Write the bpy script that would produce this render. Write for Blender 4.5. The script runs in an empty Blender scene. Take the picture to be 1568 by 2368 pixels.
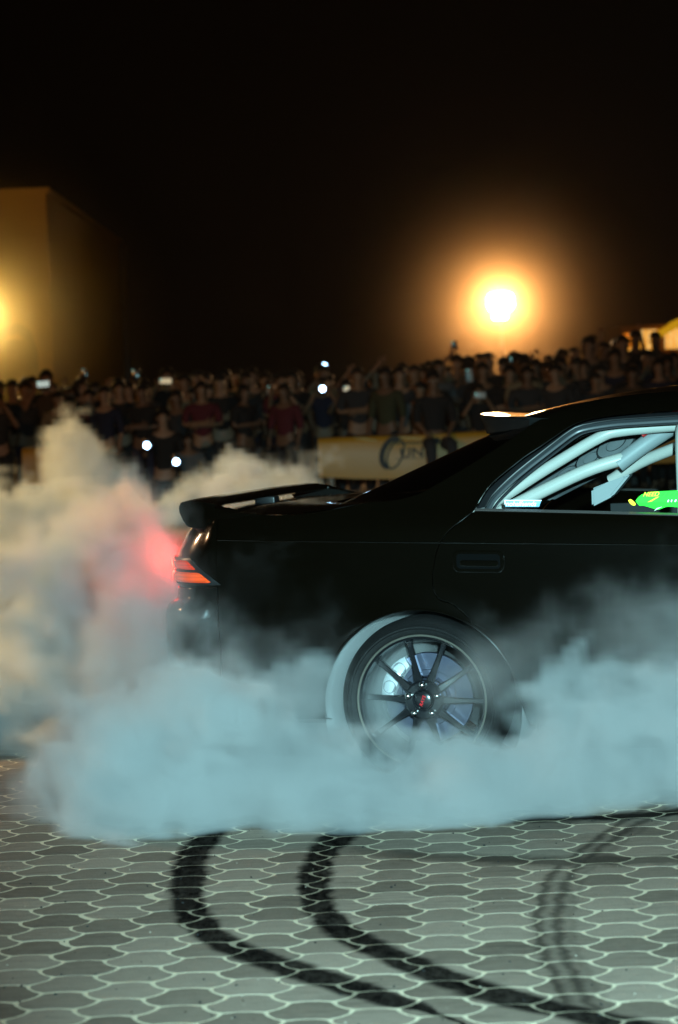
import bpy, bmesh, math, random
import numpy as np
from mathutils import Vector, Matrix
from mathutils.geometry import delaunay_2d_cdt
random.seed(7)
C = bpy.context.scene.collection
SC = bpy.context.scene
rad = math.radians

# ------------------------------------------------------------------ camera
CAM_H = 1.38
PIT, ROL = rad(2.5434), rad(2.3155)
cam_data = bpy.data.cameras.new('camera')
cam = bpy.data.objects.new('camera', cam_data)
C.objects.link(cam)
r0 = Vector((1, 0, 0)); u0 = Vector((0, math.sin(PIT), math.cos(PIT))); fw = Vector((0, math.cos(PIT), -math.sin(PIT)))
cr = math.cos(ROL) * r0 - math.sin(ROL) * u0
cu = math.sin(ROL) * r0 + math.cos(ROL) * u0
M = Matrix.Identity(4)
M.col[0][:3] = cr; M.col[1][:3] = cu; M.col[2][:3] = -fw; M.col[3][:3] = (0, 0, CAM_H)
cam.matrix_world = M
cam_data.sensor_fit = 'HORIZONTAL'
cam_data.sensor_width = 24.0
cam_data.lens = 6103.2 / 1568 * 24.0
cam_data.clip_start = 0.1
cam_data.clip_end = 400
cam_data.dof.use_dof = True
cam_data.dof.focus_distance = 9.05
cam_data.dof.aperture_fstop = 4.2
SC.camera = cam

# ------------------------------------------------------------------ world, view
world = bpy.data.worlds.new('World'); SC.world = world; world.use_nodes = True
bg = world.node_tree.nodes['Background']
bg.inputs[0].default_value = (1.0, 0.62, 0.38, 1); bg.inputs[1].default_value = 0.0009
SC.view_settings.view_transform = 'Standard'; SC.view_settings.look = 'None'
SC.view_settings.exposure = 0.0; SC.view_settings.gamma = 1.0
SC.view_settings.use_curve_mapping = False
cy = SC.cycles
cy.use_denoising = True
cy.max_bounces = 8; cy.diffuse_bounces = 2; cy.glossy_bounces = 3; cy.transmission_bounces = 4
cy.transparent_max_bounces = 12; cy.volume_bounces = 2
cy.sample_clamp_indirect = 4.0; cy.sample_clamp_direct = 0.0
cy.volume_step_rate = 2.5; cy.volume_preview_step_rate = 2.5; cy.volume_max_steps = 256

# ------------------------------------------------------------------ the photographer's flash
def lamp(name, kind, loc, energy, color, size=0.05, target=None, spot=None, blend=0.5):
    d = bpy.data.lights.new(name, kind); d.energy = energy; d.color = color
    if kind in ('POINT', 'SPOT'): d.shadow_soft_size = size
    if kind == 'AREA': d.size = size
    if spot: d.spot_size = rad(spot); d.spot_blend = blend
    o = bpy.data.objects.new(name, d); C.objects.link(o); o.location = loc
    if target is not None:
        o.rotation_euler = (Vector(target) - Vector(loc)).to_track_quat('-Z', 'Y').to_euler()
    return o
FLASH = lamp('camera_flash', 'SPOT', (0.45, -0.15, 1.95), 8300, (0.46, 0.89, 0.97), 0.06, (0.45, 8.8, 0.02), 30, 0.85)

# ------------------------------------------------------------------ material helpers
def nodes_of(m):
    nt = m.node_tree
    return nt, nt.nodes, nt.links
def mat(name, col=(.5, .5, .5), rough=.5, metal=0., coat=0., spec=.5, emit=None, estr=0., bump=0., bscale=200., var=0., vscale=8.):
    m = bpy.data.materials.new(name); m.use_nodes = True
    nt, N, L = nodes_of(m)
    b = N['Principled BSDF']
    b.inputs['Base Color'].default_value = (*col, 1); b.inputs['Roughness'].default_value = rough
    b.inputs['Metallic'].default_value = metal; b.inputs['Coat Weight'].default_value = coat
    b.inputs['Coat Roughness'].default_value = 0.07
    b.inputs['Specular IOR Level'].default_value = spec
    if emit: b.inputs['Emission Color'].default_value = (*emit, 1); b.inputs['Emission Strength'].default_value = estr
    if var > 0 or bump > 0:
        tc = N.new('ShaderNodeTexCoord')
    if var > 0:
        n = N.new('ShaderNodeTexNoise'); n.inputs['Scale'].default_value = vscale; n.inputs['Detail'].default_value = 6
        L.new(tc.outputs['Object'], n.inputs['Vector'])
        mx = N.new('ShaderNodeMix'); mx.data_type = 'RGBA'
        mx.inputs[6].default_value = (*[c * (1 - var) for c in col], 1); mx.inputs[7].default_value = (*[min(1, c * (1 + var)) for c in col], 1)
        L.new(n.outputs['Fac'], mx.inputs[0]); L.new(mx.outputs[2], b.inputs['Base Color'])
    if bump > 0:
        n2 = N.new('ShaderNodeTexNoise'); n2.inputs['Scale'].default_value = bscale; n2.inputs['Detail'].default_value = 5
        L.new(tc.outputs['Object'], n2.inputs['Vector'])
        bp = N.new('ShaderNodeBump'); bp.inputs['Strength'].default_value = bump; bp.inputs['Distance'].default_value = 0.01
        L.new(n2.outputs['Fac'], bp.inputs['Height']); L.new(bp.outputs['Normal'], b.inputs['Normal'])
    return m

# ------------------------------------------------------------------ object helpers
def link(name, me, m=None, parent=None, loc=None, smooth=False):
    o = bpy.data.objects.new(name, me); C.objects.link(o)
    if m is not None and not me.materials: me.materials.append(m)
    if parent is not None: o.parent = parent
    if loc is not None: o.location = loc
    if smooth:
        me.polygons.foreach_set('use_smooth', [True] * len(me.polygons))
    return o
def from_bm(name, bm, m=None, parent=None, smooth=True, angle=None, loc=None):
    bmesh.ops.remove_doubles(bm, verts=bm.verts, dist=1e-6)
    bmesh.ops.recalc_face_normals(bm, faces=bm.faces)
    me = bpy.data.meshes.new(name); bm.to_mesh(me); bm.free()
    o = link(name, me, m, parent, loc, smooth)
    if smooth:
        try: me.set_sharp_from_angle(angle=rad(angle or 35))
        except Exception: pass
    return o
def empty(name, label, cat, loc=(0, 0, 0), rz=0, group=None):
    o = bpy.data.objects.new(name, None); C.objects.link(o)
    o.location = loc; o.rotation_euler = (0, 0, rz)
    o['label'] = label; o['category'] = cat
    if group: o['group'] = group
    return o
def tag(o, label, cat, group=None):
    o['label'] = label; o['category'] = cat
    if group: o['group'] = group
    return o
def bbox(bm, x0, x1, y0, y1, z0, z1, bev=0.0, mtx=None):
    g = bmesh.ops.create_cube(bm, size=1.0)
    vs = g['verts']
    for v in vs:
        v.co = Vector(((x0 + x1) / 2 + v.co.x * (x1 - x0), (y0 + y1) / 2 + v.co.y * (y1 - y0), (z0 + z1) / 2 + v.co.z * (z1 - z0)))
    if bev > 0:
        es = list({e for v in vs for e in v.link_edges})
        r = bmesh.ops.bevel(bm, geom=es, offset=bev, segments=2, affect='EDGES', profile=0.6)
        vs = list({v for f in r['faces'] for v in f.verts} | {v for v in vs if v.is_valid})
    if mtx is not None:
        for v in vs: v.co = mtx @ v.co
def tube(bm, pts, r, seg=12, caps=True):
    """a round bar along a polyline; r may be a list"""
    pts = [Vector(p) for p in pts]
    rs = r if isinstance(r, (list, tuple)) else [r] * len(pts)
    rings = []; prev = None
    for i, p in enumerate(pts):
        if i == 0: t = (pts[1] - p)
        elif i == len(pts) - 1: t = (p - pts[-2])
        else: t = (pts[i + 1] - p).normalized() + (p - pts[i - 1]).normalized()
        t.normalize()
        if prev is None:
            a = Vector((0, 0, 1)) if abs(t.z) < .9 else Vector((1, 0, 0))
            n = t.cross(a).normalized()
        else:
            n = (prev - t * prev.dot(t)).normalized()
        prev = n; b = t.cross(n)
        rings.append([bm.verts.new(p + rs[i] * (math.cos(2 * math.pi * k / seg) * n + math.sin(2 * math.pi * k / seg) * b)) for k in range(seg)])
    for a, b in zip(rings, rings[1:]):
        for k in range(seg): bm.faces.new((a[k], a[(k + 1) % seg], b[(k + 1) % seg], b[k]))
    if caps:
        bm.faces.new(rings[0]); bm.faces.new(list(reversed(rings[-1])))
def catmull(pts, n=6):
    P = [Vector(p) for p in pts]; out = []
    for i in range(len(P) - 1):
        p0 = P[max(0, i - 1)]; p1 = P[i]; p2 = P[i + 1]; p3 = P[min(len(P) - 1, i + 2)]
        for k in range(n):
            t = k / n
            out.append(.5 * ((2 * p1) + (p2 - p0) * t + (2 * p0 - 5 * p1 + 4 * p2 - p3) * t * t + (3 * p1 - p0 - 3 * p2 + p3) * t ** 3))
    out.append(P[-1]); return out
def lathe(bm, prof, seg=64, axis='Y', center=(0, 0, 0), closed=False):
    """prof: list of (r, h) revolved about the axis"""
    rings = []
    c = Vector(center)
    for r, h in prof:
        ring = []
        for k in range(seg):
            a = 2 * math.pi * k / seg
            if axis == 'Y': v = Vector((r * math.cos(a), h, r * math.sin(a)))
            else: v = Vector((r * math.cos(a), r * math.sin(a), h))
            ring.append(bm.verts.new(c + v))
        rings.append(ring)
    for i in range(len(rings) - 1 + (1 if closed else 0)):
        a, b = rings[i], rings[(i + 1) % len(rings)]
        for k in range(seg): bm.faces.new((a[k], a[(k + 1) % seg], b[(k + 1) % seg], b[k]))
    return rings

# ------------------------------------------------------------------ paver material
def float_curve(N, L, src, pts, lo, hi, olo, ohi):
    """value(src) through (in, out) points; returns the output socket"""
    mr = N.new('ShaderNodeMapRange'); mr.inputs['From Min'].default_value = lo; mr.inputs['From Max'].default_value = hi
    L.new(src, mr.inputs['Value'])
    fc = N.new('ShaderNodeFloatCurve'); cv = fc.mapping.curves[0]
    P = sorted([((a - lo) / (hi - lo), (b - olo) / (ohi - olo)) for a, b in pts])
    cv.points[0].location = P[0]; cv.points[1].location = P[-1]
    for p in P[1:-1]: cv.points.new(*p)
    fc.mapping.use_clip = False
    fc.mapping.update()
    L.new(mr.outputs[0], fc.inputs['Value'])
    m2 = N.new('ShaderNodeMapRange'); m2.clamp = False
    m2.inputs['To Min'].default_value = olo; m2.inputs['To Max'].default_value = ohi
    L.new(fc.outputs[0], m2.inputs['Value'])
    return m2.outputs[0]
def mth(N, L, op, a, b=None, c=None, clamp=False):
    n = N.new('ShaderNodeMath'); n.operation = op; n.use_clamp = clamp
    for i, v in enumerate((a, b, c)):
        if v is None: continue
        if isinstance(v, (int, float)): n.inputs[i].default_value = v
        else: L.new(v, n.inputs[i])
    return n.outputs[0]
MARK_A = [(8.6, -0.43, .05), (8.301, -0.46, 0.055), (7.992, -0.486, 0.053), (7.594, -0.48, 0.054), (7.2, -0.459, 0.051), (6.953, -0.421, 0.052), (6.718, -0.359, 0.053), (6.546, -0.286, 0.06), (6.378, -0.191, 0.066), (6.243, -0.111, 0.072), (6.113, -0.029, 0.066), (5.917, 0.088, 0.049), (5.798, 0.172, 0.014), (5.5, .3, .0)]
MARK_B = [(8.5, 0.03, .07), (8.2, -0.04, 0.064), (7.937, -0.086, 0.052), (7.513, -0.112, 0.047), (7.125, -0.101, 0.047), (6.881, -0.065, 0.047), (6.648, -0.004, 0.055), (6.425, 0.084, 0.058), (6.213, 0.177, 0.061), (6.011, 0.289, 0.074), (5.866, 0.378, 0.077), (5.698, 0.517, 0.074), (5.5, 0.66, 0.073)]
MARK_C = [(8.6, 1.05, .08), (8.374, 0.949, 0.074), (8.035, 0.809, 0.062), (7.752, 0.708, 0.058), (7.486, 0.62, 0.058), (7.232, 0.568, 0.058), (6.934, 0.525, 0.056), (6.656, 0.501, 0.052), (6.397, 0.491, 0.05), (6.155, 0.493, 0.05), (5.93, 0.501, 0.05), (5.5, 0.53, 0.051)]
MARK_D = [(-.25, 8.1), (-0.034, 7.986), (0.109, 7.854), (0.361, 7.722), (0.607, 7.615), (0.792, 7.587), (1.3, 7.5)]
MARK_E = [(0.2, 8.5), (0.371, 8.425), (0.672, 8.375), (0.88, 8.374), (1.094, 8.424), (1.6, 8.5)]
def paving_material(name, base, alt, mark_strength, rough):
    m = bpy.data.materials.new(name); m.use_nodes = True
    nt, N, L = nodes_of(m); b = N['Principled BSDF']
    geo = N.new('ShaderNodeNewGeometry'); sep = N.new('ShaderNodeSeparateXYZ'); L.new(geo.outputs['Position'], sep.inputs[0])
    X, Y = sep.outputs[0], sep.outputs[1]
    # wobble of the marks' edges
    nz = N.new('ShaderNodeTexNoise'); nz.inputs['Scale'].default_value = 9; nz.inputs['Detail'].default_value = 8; nz.inputs['Roughness'].default_value = .65; L.new(geo.outputs['Position'], nz.inputs['Vector'])
    wob = mth(N, L, 'MULTIPLY', mth(N, L, 'SUBTRACT', nz.outputs['Fac'], .5), 0.075)
    ns = N.new('ShaderNodeTexNoise'); ns.inputs['Scale'].default_value = 34; ns.inputs['Detail'].default_value = 6; ns.inputs['Roughness'].default_value = .75
    mps = N.new('ShaderNodeMapping'); mps.inputs['Scale'].default_value = (1.0, .35, 1); L.new(geo.outputs['Position'], mps.inputs['Vector']); L.new(mps.outputs[0], ns.inputs['Vector'])
    ms = N.new('ShaderNodeMapRange'); ms.inputs['From Min'].default_value = .60; ms.inputs['From Max'].default_value = .40; ms.inputs['To Min'].default_value = .90; L.new(ns.outputs['Fac'], ms.inputs['Value'])
    streak = ms.outputs[0]
    def band(pts, core, stripes=False):
        c = float_curve(N, L, Y, [(p[0], p[1]) for p in pts], 5.5, 8.7, -1, 1.5)
        w = float_curve(N, L, Y, [(p[0], p[2]) for p in pts], 5.5, 8.7, 0, .2)
        d = mth(N, L, 'ADD', mth(N, L, 'SUBTRACT', X, c), wob)
        t = mth(N, L, 'DIVIDE', mth(N, L, 'ABSOLUTE', d), mth(N, L, 'MAXIMUM', w, .004))
        f = N.new('ShaderNodeMapRange'); f.interpolation_type = 'SMOOTHSTEP'
        f.inputs['From Min'].default_value = 1.28; f.inputs['From Max'].default_value = core + .12
        L.new(t, f.inputs['Value']); f = f.outputs[0]
        if stripes:
            s = mth(N, L, 'SINE', mth(N, L, 'MULTIPLY', mth(N, L, 'DIVIDE', d, mth(N, L, 'MAXIMUM', w, .004)), 6.5))
            s = mth(N, L, 'MULTIPLY_ADD', s, .35, .6, clamp=True)
            f = mth(N, L, 'MULTIPLY', f, s)
        f = mth(N, L, 'MULTIPLY', f, streak)
        inr = mth(N, L, 'MULTIPLY', mth(N, L, 'GREATER_THAN', Y, 5.5), mth(N, L, 'LESS_THAN', Y, 8.7))
        return mth(N, L, 'MULTIPLY', f, inr)
    def xband(pts, hw, x0):
        c = float_curve(N, L, X, pts, pts[0][0], pts[-1][0], 7, 9)
        d = mth(N, L, 'ABSOLUTE', mth(N, L, 'ADD', mth(N, L, 'SUBTRACT', Y, c), mth(N, L, 'MULTIPLY', wob, 2.5)))
        f = N.new('ShaderNodeMapRange'); f.interpolation_type = 'SMOOTHSTEP'
        f.inputs['From Min'].default_value = hw * 1.6; f.inputs['From Max'].default_value = hw * .4; L.new(d, f.inputs['Value'])
        r = N.new('ShaderNodeMapRange'); r.interpolation_type = 'SMOOTHSTEP'; r.inputs['From Min'].default_value = x0; r.inputs['From Max'].default_value = x0 + .3; L.new(X, r.inputs['Value'])
        return mth(N, L, 'MULTIPLY', f.outputs[0], r.outputs[0])
    fA = band(MARK_A, .55); fB = band(MARK_B, .55); fC = mth(N, L, 'MULTIPLY', band(MARK_C, .6, True), .72)
    fD = mth(N, L, 'MULTIPLY', xband(MARK_D, .075, -.1), .6); fE = mth(N, L, 'MULTIPLY', xband(MARK_E, .07, .3), .95)
    fm = mth(N, L, 'MAXIMUM', mth(N, L, 'MAXIMUM', fA, fB), mth(N, L, 'MAXIMUM', fC, mth(N, L, 'MAXIMUM', fD, fE)))
    # rubber dust: long sideways scuffs
    mp = N.new('ShaderNodeMapping'); mp.inputs['Scale'].default_value = (3.0, 26, 1); mp.inputs['Rotation'].default_value = (0, 0, .05); L.new(geo.outputs['Position'], mp.inputs['Vector'])
    n1 = N.new('ShaderNodeTexNoise'); n1.inputs['Scale'].default_value = 1.6; n1.inputs['Detail'].default_value = 7; n1.inputs['Roughness'].default_value = .62; L.new(mp.outputs[0], n1.inputs['Vector'])
    sc = N.new('ShaderNodeMapRange'); sc.inputs['From Min'].default_value = .5; sc.inputs['From Max'].default_value = .78; sc.inputs['To Max'].default_value = .75; L.new(n1.outputs['Fac'], sc.inputs['Value'])
    n3 = N.new('ShaderNodeTexNoise'); n3.inputs['Scale'].default_value = 1.3; n3.inputs['Detail'].default_value = 3; L.new(geo.outputs['Position'], n3.inputs['Vector'])
    big = N.new('ShaderNodeMapRange'); big.inputs['From Min'].default_value = .35; big.inputs['From Max'].default_value = .65; L.new(n3.outputs['Fac'], big.inputs['Value'])
    scuff = mth(N, L, 'MULTIPLY', sc.outputs[0], big.outputs[0])
    # tone of each paver
    oi = N.new('ShaderNodeObjectInfo')
    at = N.new('ShaderNodeAttribute'); at.attribute_name = 'tone'
    rnd = mth(N, L, 'FRACT', mth(N, L, 'ADD', mth(N, L, 'MULTIPLY', oi.outputs['Random'], 1.0), at.outputs['Fac']))
    n4 = N.new('ShaderNodeTexNoise'); n4.inputs['Scale'].default_value = 28; n4.inputs['Detail'].default_value = 8; n4.inputs['Roughness'].default_value = .7; L.new(geo.outputs['Position'], n4.inputs['Vector'])
    tone = mth(N, L, 'ADD', mth(N, L, 'MULTIPLY', rnd, .65), mth(N, L, 'MULTIPLY', n4.outputs['Fac'], .5))
    mx = N.new('ShaderNodeMix'); mx.data_type = 'RGBA'; mx.inputs[6].default_value = (*base, 1); mx.inputs[7].default_value = (*alt, 1); L.new(tone, mx.inputs[0])
    m2 = N.new('ShaderNodeMix'); m2.data_type = 'RGBA'; L.new(mx.outputs[2], m2.inputs[6]); m2.inputs[7].default_value = (.022, .015, .012, 1)
    L.new(mth(N, L, 'MULTIPLY', scuff, .9 * min(1, mark_strength + .1)), m2.inputs[0])
    m3 = N.new('ShaderNodeMix'); m3.data_type = 'RGBA'; L.new(m2.outputs[2], m3.inputs[6]); m3.inputs[7].default_value = (.003, .0026, .003, 1)
    L.new(mth(N, L, 'MULTIPLY', fm, mark_strength), m3.inputs[0])
    L.new(m3.outputs[2], b.inputs['Base Color'])
    b.inputs['Roughness'].default_value = rough
    L.new(mth(N, L, 'MULTIPLY_ADD', fm, -.06, .06, clamp=True), b.inputs['Specular IOR Level'])
    bp = N.new('ShaderNodeBump'); bp.inputs['Strength'].default_value = .8; bp.inputs['Distance'].default_value = .004
    n5 = N.new('ShaderNodeTexNoise'); n5.inputs['Scale'].default_value = 130; n5.inputs['Detail'].default_value = 6; L.new(geo.outputs['Position'], n5.inputs['Vector'])
    hs = mth(N, L, 'ADD', n5.outputs['Fac'], mth(N, L, 'MULTIPLY', n1.outputs['Fac'], .6))
    L.new(hs, bp.inputs['Height']); L.new(bp.outputs['Normal'], b.inputs['Normal'])
    return m
M_PAVER = paving_material('paver_concrete', (.10, .072, .055), (.36, .275, .215), .985, .8)
M_SAND = paving_material('joint_sand', (.52, .41, .28), (.78, .64, .46), .55, .9)
M_GROUND = mat('far_ground', (.12, .10, .08), .8, var=.4, vscale=2)

# ------------------------------------------------------------------ ground
bm = bmesh.new()
bmesh.ops.create_grid(bm, x_segments=1, y_segments=1, size=150)
g = from_bm('ground', bm, M_GROUND, smooth=False); g.location = (0, 100, -0.03); g['kind'] = 'structure'
bm = bmesh.new()
bmesh.ops.create_grid(bm, x_segments=10, y_segments=10, size=1)
for v in bm.verts: v.co = Vector((v.co.x * 6, 12 + v.co.y * 10, 0))
pavement = from_bm('pavement', bm, M_SAND, smooth=False); pavement.location = (0, 0, -0.0009); pavement['kind'] = 'structure'
HS = 0.0993
ROT = rad(-2.77); PT = (-0.545 * 1.38, 4.3426 * 1.38)
def hex_outline(nseg, gap, bulge, jit=None):
    c = [Vector((HS * math.cos(rad(60 * k)), HS * math.sin(rad(60 * k)))) for k in range(6)]
    # corners at 0,60,..; edge 60-120 is the top one: convex, then alternating
    sgn = {0: -1, 1: 1, 2: -1, 3: 1, 4: -1, 5: 1}
    pts = []
    for k in range(6):
        a, b = c[k], c[(k + 1) % 6]; n = ((a + b) / 2).normalized()
        for i in range(nseg):
            t = i / nseg
            pts.append(a.lerp(b, t) + n * sgn[k] * bulge * math.sin(math.pi * t))
    P = []
    n = len(pts)
    for i in range(n):
        t = (pts[(i + 1) % n] - pts[i - 1]).normalized()
        nn = Vector((t.y, -t.x))
        extra = .0035 if i % nseg == 0 else 0
        if jit: extra += jit.uniform(-.0006, .0011)
        P.append(pts[i] - nn * gap + (-pts[i].normalized() * extra))
    return P
def hex_mesh(name, nseg, jit=None):
    me = bpy.data.meshes.new(name); bm = bmesh.new()
    o = hex_outline(nseg, .0029 if jit is None else jit.uniform(.0024, .0036), .0115, jit)
    lo = [bm.verts.new((p.x * 1.01, p.y * 1.01, -.012)) for p in o]
    mid = [bm.verts.new((p.x, p.y, -.0014)) for p in o]
    top = [bm.verts.new((p.x * .982, p.y * .982, -.0003)) for p in o]
    n = len(o)
    for a, b in ((lo, mid), (mid, top)):
        for k in range(n): bm.faces.new((a[k], a[(k + 1) % n], b[(k + 1) % n], b[k]))
    ce = bm.verts.new((0, 0, .0006))
    for k in range(n): bm.faces.new((top[k], top[(k + 1) % n], ce))
    bm.to_mesh(me); bm.free(); me.materials.append(M_PAVER)
    return me
hexA = hex_mesh('paver', 3)
hexV = [hex_mesh('paver', 3, random.Random(50 + k)) for k in range(9)]
tiles = []
for i in range(-60, 60):
    for j in range(-90, 130):
        lx, ly = 1.5 * i + .5, math.sqrt(3) * (j + .5 * i) - math.sqrt(3) / 2
        lx *= HS; ly *= HS
        x = math.cos(ROT) * lx - math.sin(ROT) * ly + PT[0]; y = math.sin(ROT) * lx + math.cos(ROT) * ly + PT[1]
        if not (2.2 < y < 21.5 and abs(x) < 5.6): continue
        half = (y * 784 / 6103) + .12
        v = 1.38 * 6103 / y
        front = y < 8.95 + .0 * x and y > 5.55
        leftgap = x < -.75 and y < 10.6 and y > 5.5
        vis = abs(x) < half and (front or leftgap)
        tiles.append((0 if vis else 1, y, x))
tiles.sort()
near = [t for t in tiles if t[0] == 0][:298]
rest = [t for t in tiles if t not in set(near)]
rr = random.Random(3)
for _, y, x in near:
    o = link('paver', rr.choice(hexV), None, pavement)
    o.location = (x, y, .0009 + rr.uniform(-.0003, .0006)); o.rotation_euler = (rr.gauss(0, .003), rr.gauss(0, .003), ROT)
# the others joined into one part
v0 = np.array([v.co[:] for v in hexA.vertices]); f0 = [tuple(p.vertices) for p in hexA.polygons]
cr_, sr_ = math.cos(ROT), math.sin(ROT)
v0r = np.stack([v0[:, 0] * cr_ - v0[:, 1] * sr_, v0[:, 0] * sr_ + v0[:, 1] * cr_, v0[:, 2]], 1)
V = np.concatenate([v0r + np.array([x, y, rr.uniform(-.0003, .0006)]) for _, y, x in rest])
Fs = []; nv = len(v0)
for k in range(len(rest)):
    Fs += [tuple(a + k * nv for a in f) for f in f0]
me = bpy.data.meshes.new('paver_field'); me.from_pydata(V.tolist(), [], Fs); me.materials.append(M_PAVER)
ta = me.attributes.new('tone', 'FLOAT', 'POINT'); ta.data.foreach_set('value', np.repeat([rr.random() for _ in rest], nv).astype(np.float32))
o = link('paver_field', me, None, pavement); o.location = (0, 0, .0009); o['kind'] = 'stuff'

# rubber crumbs and grit scattered over the pavers
rg = random.Random(21)
for nm, n_, mm, szs in (('rubber_crumbs', 170, mat('rubber_crumb', (.006, .006, .006), .9), (.0010, .0034)), ('grit', 55, mat('pale_grit', (.45, .38, .30), .9), (.0008, .0022))):
    bm = bmesh.new()
    for k in range(n_):
        y_ = rg.uniform(5.6, 9.0); x_ = rg.uniform(-1, 1) * (.13 * y_ + .1); s_ = rg.uniform(*szs)
        mt = Matrix.Translation((x_, y_, .0015 + s_ * .4)) @ Matrix.Rotation(rg.uniform(0, 6), 4, 'Z') @ Matrix.Rotation(rg.uniform(0, 3), 4, 'X') @ Matrix.Diagonal((s_ * rg.uniform(.7, 2.), s_, s_ * .7, 1))
        bmesh.ops.create_icosphere(bm, subdivisions=1, radius=1, matrix=mt)
    me = bpy.data.meshes.new(nm); bm.to_mesh(me); bm.free(); o = link(nm, me, mm); o['kind'] = 'stuff'
# ================================================================== THE CAR
M_PAINT = mat('dark_green_paint', (.0018, .0012, .0005), .20, coat=.9, spec=.10)
M_BLACK = mat('black_trim', (.008, .008, .009), .35)
M_RUBBER = mat('rubber', (.007, .006, .006), .7, spec=.25, bump=.25, bscale=90)
M_SEAL = mat('window_seal', (.05, .055, .06), .28)
M_CABIN = mat('cabin_black', (.01, .01, .011), .7, var=.4)
M_LINING = mat('bare_roof_metal', (.07, .075, .08), .5, metal=.3, var=.7, vscale=14)
M_CAGE = mat('white_cage_paint', (.56, .54, .50), .35, coat=.3)
M_GREYTUBE = mat('grey_padding', (.30, .32, .33), .5)
M_RED = mat('red_strap', (.6, .02, .02), .6)
M_SEAT = mat('seat_fabric', (.012, .012, .013), .9)
M_CHROME = mat('polished_lip', (.42, .37, .31), .36, metal=.75)
M_RIM = mat('black_wheel_paint', (.010, .010, .012), .22, coat=.8)
M_DISC = mat('brake_disc_steel', (.085, .09, .13), .42, metal=.9, var=.15, vscale=30)
M_SILVER = mat('silver_caliper', (.75, .78, .80), .35, metal=.4)
M_NUT = mat('steel_nut', (.7, .68, .66), .2, metal=1.)
M_CAPRED = mat('cap_red', (.75, .01, .015), .4, emit=(.75, .01, .015), estr=.06)
M_STICK_W = mat('white_glow_vinyl', (.9, .93, 1.), .5, emit=(.62, .85, 1.), estr=.9)  # emission stands in for flash light thrown back by the stickers
M_STICK_B = mat('blue_glow_vinyl', (.25, .50, .72), .5, emit=(.05, .22, .45), estr=.12)
M_STICK_G = mat('green_glow_vinyl', (.01, .85, .01), .5, emit=(.0, 1., .0), estr=.95)
M_STICK_Y = mat('yellow_glow_vinyl', (.85, .75, .02), .5, emit=(.85, .72, .0), estr=.75)
M_STICK_P = mat('pale_glow_vinyl', (.8, 1., .85), .5, emit=(.6, 1., .7), estr=.8)
def glass_mat(name, tint, gl=.12, mixmin=.04):
    m = bpy.data.materials.new(name); m.use_nodes = True
    nt, N, L = nodes_of(m); N.remove(N['Principled BSDF'])
    tr = N.new('ShaderNodeBsdfTransparent'); tr.inputs[0].default_value = (*tint, 1)
    gs = N.new('ShaderNodeBsdfGlossy'); gs.inputs['Roughness'].default_value = .02
    fr = N.new('ShaderNodeFresnel'); fr.inputs['IOR'].default_value = 1.45
    mx = N.new('ShaderNodeMixShader'); L.new(fr.outputs[0], mx.inputs[0]); L.new(tr.outputs[0], mx.inputs[1]); L.new(gs.outputs[0], mx.inputs[2])
    L.new(mx.outputs[0], N['Material Output'].inputs['Surface'])
    return m
M_GLASS = glass_mat('window_glass', (.93, .96, .95)); M_DGLASS = glass_mat('tinted_rear_glass', (.12, .12, .12))
def lens_mat(name, col, estr, stripes):
    m = bpy.data.materials.new(name); m.use_nodes = True
    nt, N, L = nodes_of(m); b = N['Principled BSDF']
    b.inputs['Base Color'].default_value = (*col, 1); b.inputs['Roughness'].default_value = .08; b.inputs['Coat Weight'].default_value = 1
    b.inputs['Emission Color'].default_value = (*col, 1)
    tc = N.new('ShaderNodeTexCoord'); sp = N.new('ShaderNodeSeparateXYZ'); L.new(tc.outputs['Object'], sp.inputs[0])
    w = mth(N, L, 'SINE', mth(N, L, 'MULTIPLY', sp.outputs[2], stripes))
    L.new(mth(N, L, 'MULTIPLY', mth(N, L, 'MULTIPLY_ADD', w, .3, .7), estr), b.inputs['Emission Strength'])
    return m
M_LENS_R = lens_mat('red_lens', (.70, .03, .006), .50, 600); M_LENS_O = lens_mat('amber_red_lens', (.80, .075, .015), .62, 500)
M_BRAKE = mat('lit_brake_lamp', (.8, .02, .02), .2, emit=(1., .05, .03), estr=9.)

CTH = rad(16); CO = (0.2586, 9.12)
car = empty('sports_sedan', 'glossy dark drift sedan with boot spoiler and white roll cage, burning its rear tyres', 'car', (CO[0], CO[1], 0), -CTH)

def smooth_interp(xp, fp):
    xp = list(xp); fp = list(fp); n = len(xp)
    d = [(fp[i + 1] - fp[i]) / (xp[i + 1] - xp[i]) for i in range(n - 1)]
    m = [d[0]] + [(0 if d[i - 1] * d[i] <= 0 else 2 * d[i - 1] * d[i] / (d[i - 1] + d[i])) for i in range(1, n - 1)] + [d[-1]]
    def f(x):
        if x <= xp[0]: return fp[0]
        if x >= xp[-1]: return fp[-1]
        i = int(np.searchsorted(xp, x, side='right')) - 1
        h = xp[i + 1] - xp[i]; t = (x - xp[i]) / h
        return (2 * t**3 - 3 * t**2 + 1) * fp[i] + (t**3 - 2 * t**2 + t) * h * m[i] + (-2 * t**3 + 3 * t**2) * fp[i + 1] + (t**3 - t**2) * h * m[i + 1]
    return f
_S = smooth_interp([0.10, 0.20, 0.30, 0.45, 0.60, 0.80, 0.90, 0.95, 1.00, 1.10, 1.20, 1.26, 1.30, 1.335, 1.37],
                   [0.09, 0.055, 0.025, 0.008, 0.000, 0.004, .016, 0.034, 0.062, 0.113, 0.170, 0.210, 0.250, 0.310, 0.44])
AC = (-.004, .272); AR = .352            # wheel arch
WB = 2.73
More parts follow.
